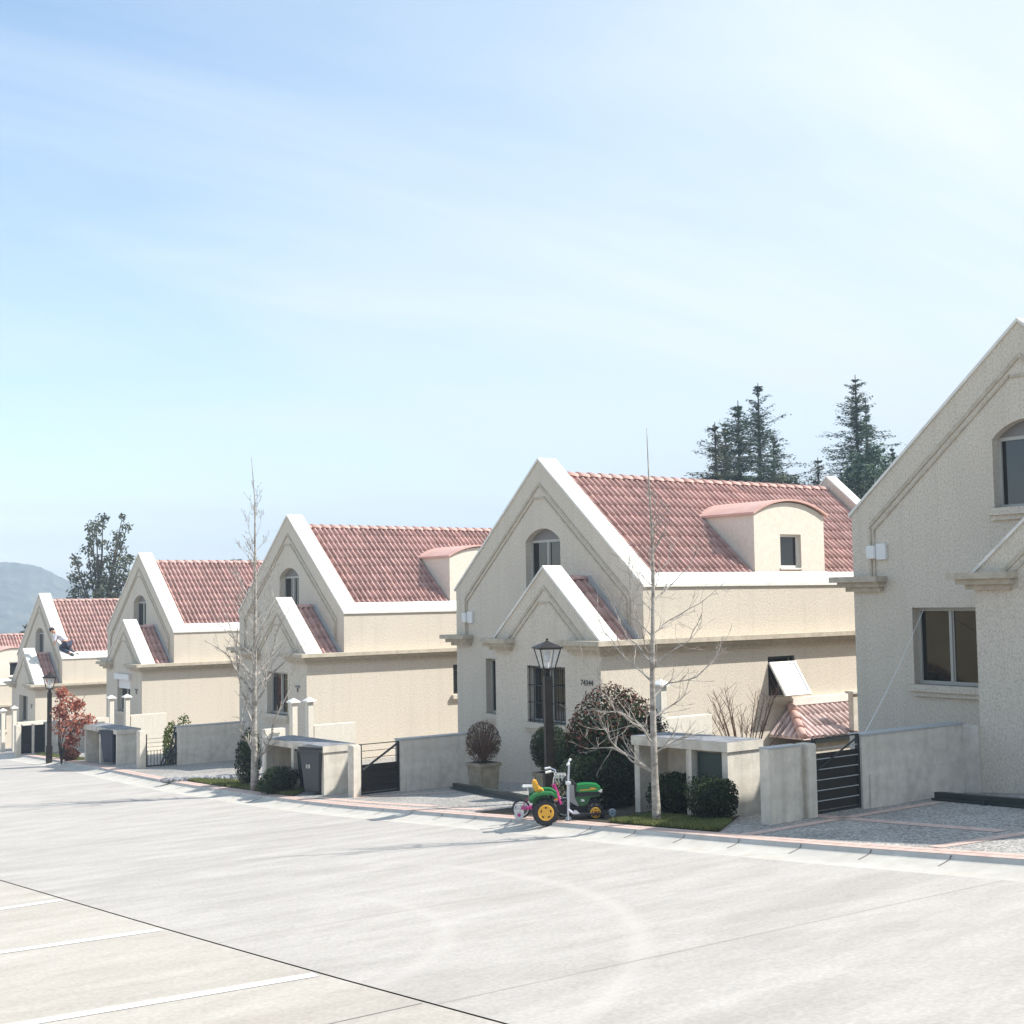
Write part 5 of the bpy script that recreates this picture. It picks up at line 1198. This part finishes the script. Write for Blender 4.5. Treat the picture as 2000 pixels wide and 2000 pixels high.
bm = NB(); tube(bm, [a.lerp(b, .15), Vector((dk0.x+.02, 0, dk0.z+.01))], .018, 6); prism(bm, [(dk0.x-.005, dk0.z+.01), (dk0.x+.09, dk0.z+.012), (dk0.x+.05, dk0.z+.05), (dk0.x+.02, dk0.z+.055)], lambda u, v, w: Vector((u, w, v)), -.03, .03); mk('folding_joint', bm, silver, sc)
for x, z in ((a.x, wf), (dk1.x+.055, max(dk1.z-.005, wf))):
    bm = NB(); R0 = Matrix.Translation((x, 0, z))@Matrix.Rotation(R_(90), 4, 'X'); lathe(bm, [(.028, -.012), (.042, -.012), (.042, .012), (.028, .012)], R0, 18); w = mk('wheel', bm, mat('scooter_wheel', (.25, .33, .38), .3), sc)
    bm = NB(); lathe(bm, [(.012, -.016), (.012, .016)], R0, 10); mk('hub', bm, chrome, w)
bm = NB(); x, z = dk1.x+.055, max(dk1.z-.005, wf); tube(bm, [Vector((x+math.cos(t_)*.052, 0, z+math.sin(t_)*.052)) for t_ in [R_(20)+k*R_(130)/7 for k in range(8)]], .008, 5); mk('rear_mudguard', bm, silver, sc)
bm = NB(); tube(bm, [a, Vector((a.x, 0, wf))], .014); mk('fork', bm, silver, sc)
# ---------------------------------------------------------------- person on the roof of house 1
ye = HY[1]-6+.12; fpos = atY(144, 1279, ye); ps = thing('person', fpos, 'person in light shirt and dark trousers bending over a far roof edge', 'person')
kk = fpos.dot(CF)/FPX
def PP(px, py, d=0.): return Vector((CR.x*(px-144)*kk+CF.x*d, CR.y*(px-144)*kk+CF.y*d, (1279-py)*kk))
def skin(name, verts, edges, rads, mt, parent, sub=2):
    me = bpy.data.meshes.new(name); me.from_pydata([tuple(v) for v in verts], edges, []); o = put(name, me, mt, parent)
    m = o.modifiers.new('skin', 'SKIN'); sk = me.skin_vertices[0].data if me.skin_vertices else None
    if sk is None:
        bmx = bmesh.new(); bmx.from_mesh(me); bmx.verts.layers.skin.verify(); bmx.to_mesh(me); bmx.free(); sk = me.skin_vertices[0].data
    for k, r in enumerate(rads): sk[k].radius = (r, r)
    sk[0].use_root = True; m.use_smooth_shade = True
    s = o.modifiers.new('sub', 'SUBSURF'); s.levels = sub; s.render_levels = sub
    dg = bpy.context.evaluated_depsgraph_get(); dg.update(); nm = bpy.data.meshes.new_from_object(o.evaluated_get(dg)); o.modifiers.clear(); o.data = nm
    if not nm.materials: nm.materials.append(mt)
    return o
skinm = mat('skin', (.52, .27, .18), .6); shirt = noise_mat('shirt', (.62, .60, .66), (.74, .72, .78), 6, .9, 4, .3, 14); trous = noise_mat('trousers', (.03, .035, .06), (.07, .075, .11), 8, .9, 4, .3, 18); hair = mat('hair', (.015, .011, .009), .7); shoe = mat('shoe', (.10, .11, .11), .6)
pel = PP(131, 1254); ch = PP(117, 1243); nk = PP(108, 1236.5); hdp = PP(102, 1231)
V = [pel, PP(124, 1248), ch, nk, hdp, PP(99, 1230)]
Eg = [(0, 1), (1, 2), (2, 3), (3, 4), (4, 5)]; Rr = [.13, .125, .14, .06, .098, .08]
def limb(base, pts, rads):
    k = base
    for p, r in zip(pts, rads): V.append(p); Rr.append(r); Eg.append((k, len(V)-1)); k = len(V)-1
limb(2, [PP(112, 1240, -.19), PP(110, 1248, -.22), PP(109.5, 1254.5, -.20), PP(109, 1257, -.19)], [.062, .048, .036, .034])
limb(2, [PP(112, 1239, .19), PP(107, 1246, .24), PP(106, 1252, .22), PP(106, 1254.5, .22)], [.062, .048, .036, .034])
limb(0, [PP(128, 1257, -.10), PP(119.5, 1265, -.12), PP(131, 1271, -.10), PP(139, 1276, -.10), PP(143, 1278, -.12)], [.095, .072, .060, .046, .045])
limb(0, [PP(132, 1257, .10), PP(130, 1266, .12), PP(138, 1272, .12), PP(145, 1276.5, .12), PP(149, 1278, .10)], [.095, .072, .058, .046, .045])
bd = skin('body', V, Eg, Rr, skinm, ps)
V = [PP(130, 1253), PP(124, 1248), ch, PP(110.5, 1238.5), PP(112, 1240, -.19), PP(110, 1248, -.22), PP(109.6, 1252.5, -.205), PP(112, 1239, .19), PP(107, 1246, .24), PP(106.1, 1250.5, .225)]
skin('shirt', V, [(0, 1), (1, 2), (2, 3), (2, 4), (4, 5), (5, 6), (2, 7), (7, 8), (8, 9)], [.150, .150, .165, .09, .085, .066, .058, .085, .066, .058], shirt, bd)
V = [PP(131, 1255), PP(128, 1258, -.10), PP(119.5, 1265, -.12), PP(131, 1271, -.10), PP(138, 1275.5, -.10), PP(132, 1257, .10), PP(130, 1266, .12), PP(138, 1272, .12), PP(144, 1276, .12)]
skin('trousers', V, [(0, 1), (1, 2), (2, 3), (3, 4), (0, 5), (5, 6), (6, 7), (7, 8)], [.145, .118, .09, .076, .062, .118, .09, .076, .062], trous, bd)
bm = NB(); bmesh.ops.create_uvsphere(bm, u_segments=14, v_segments=10, radius=1, matrix=Matrix.Translation(hdp+Vector((0, 0, .035))+Vector((-CR.x, -CR.y, 0))*.02)@Matrix.Diagonal((.108, .108, .098, 1))); mk('hair', bm, hair, bd, smooth=True)
fd = (Vector((-CR.x, -CR.y, 0))*.8+Vector((0, 0, -.6))).normalized()
bm = NB(); tube(bm, [hdp+fd*.08, hdp+fd*.125], [.016, .010], 6); mk('nose', bm, skinm, bd)
for s in (-1, 1):
    bm = NB(); bmesh.ops.create_icosphere(bm, subdivisions=2, radius=.022, matrix=Matrix.Translation(hdp+CF*s*.098)); mk('ear', bm, skinm, bd)
for s, q in ((-1, PP(109, 1257, -.19)), (1, PP(106, 1254.5, .22))):
    bm = NB()
    for k in range(4):
        o_ = CF*((k-1.5)*.018); L = (.05, .062, .058, .045)[k]; tube(bm, [q+o_, q+o_+Vector((-CR.x*.02, -CR.y*.02, -L*.6)), q+o_+Vector((-CR.x*.035, -CR.y*.035, -L))], [.010, .009, .007], 5)
    tube(bm, [q, q+CF*s*.03+Vector((CR.x*.02, CR.y*.02, -.02))], [.011, .008], 5); mk('fingers', bm, skinm, bd)
for q, qq in ((PP(139, 1276.5, -.10), PP(147, 1279, -.12)), (PP(145, 1277, .12), PP(153, 1279, .10))):
    bm = NB(); tube(bm, [q, q.lerp(qq, .6), qq], [.05, .055, .035], 8); mk('shoe', bm, shoe, bd, smooth=True)
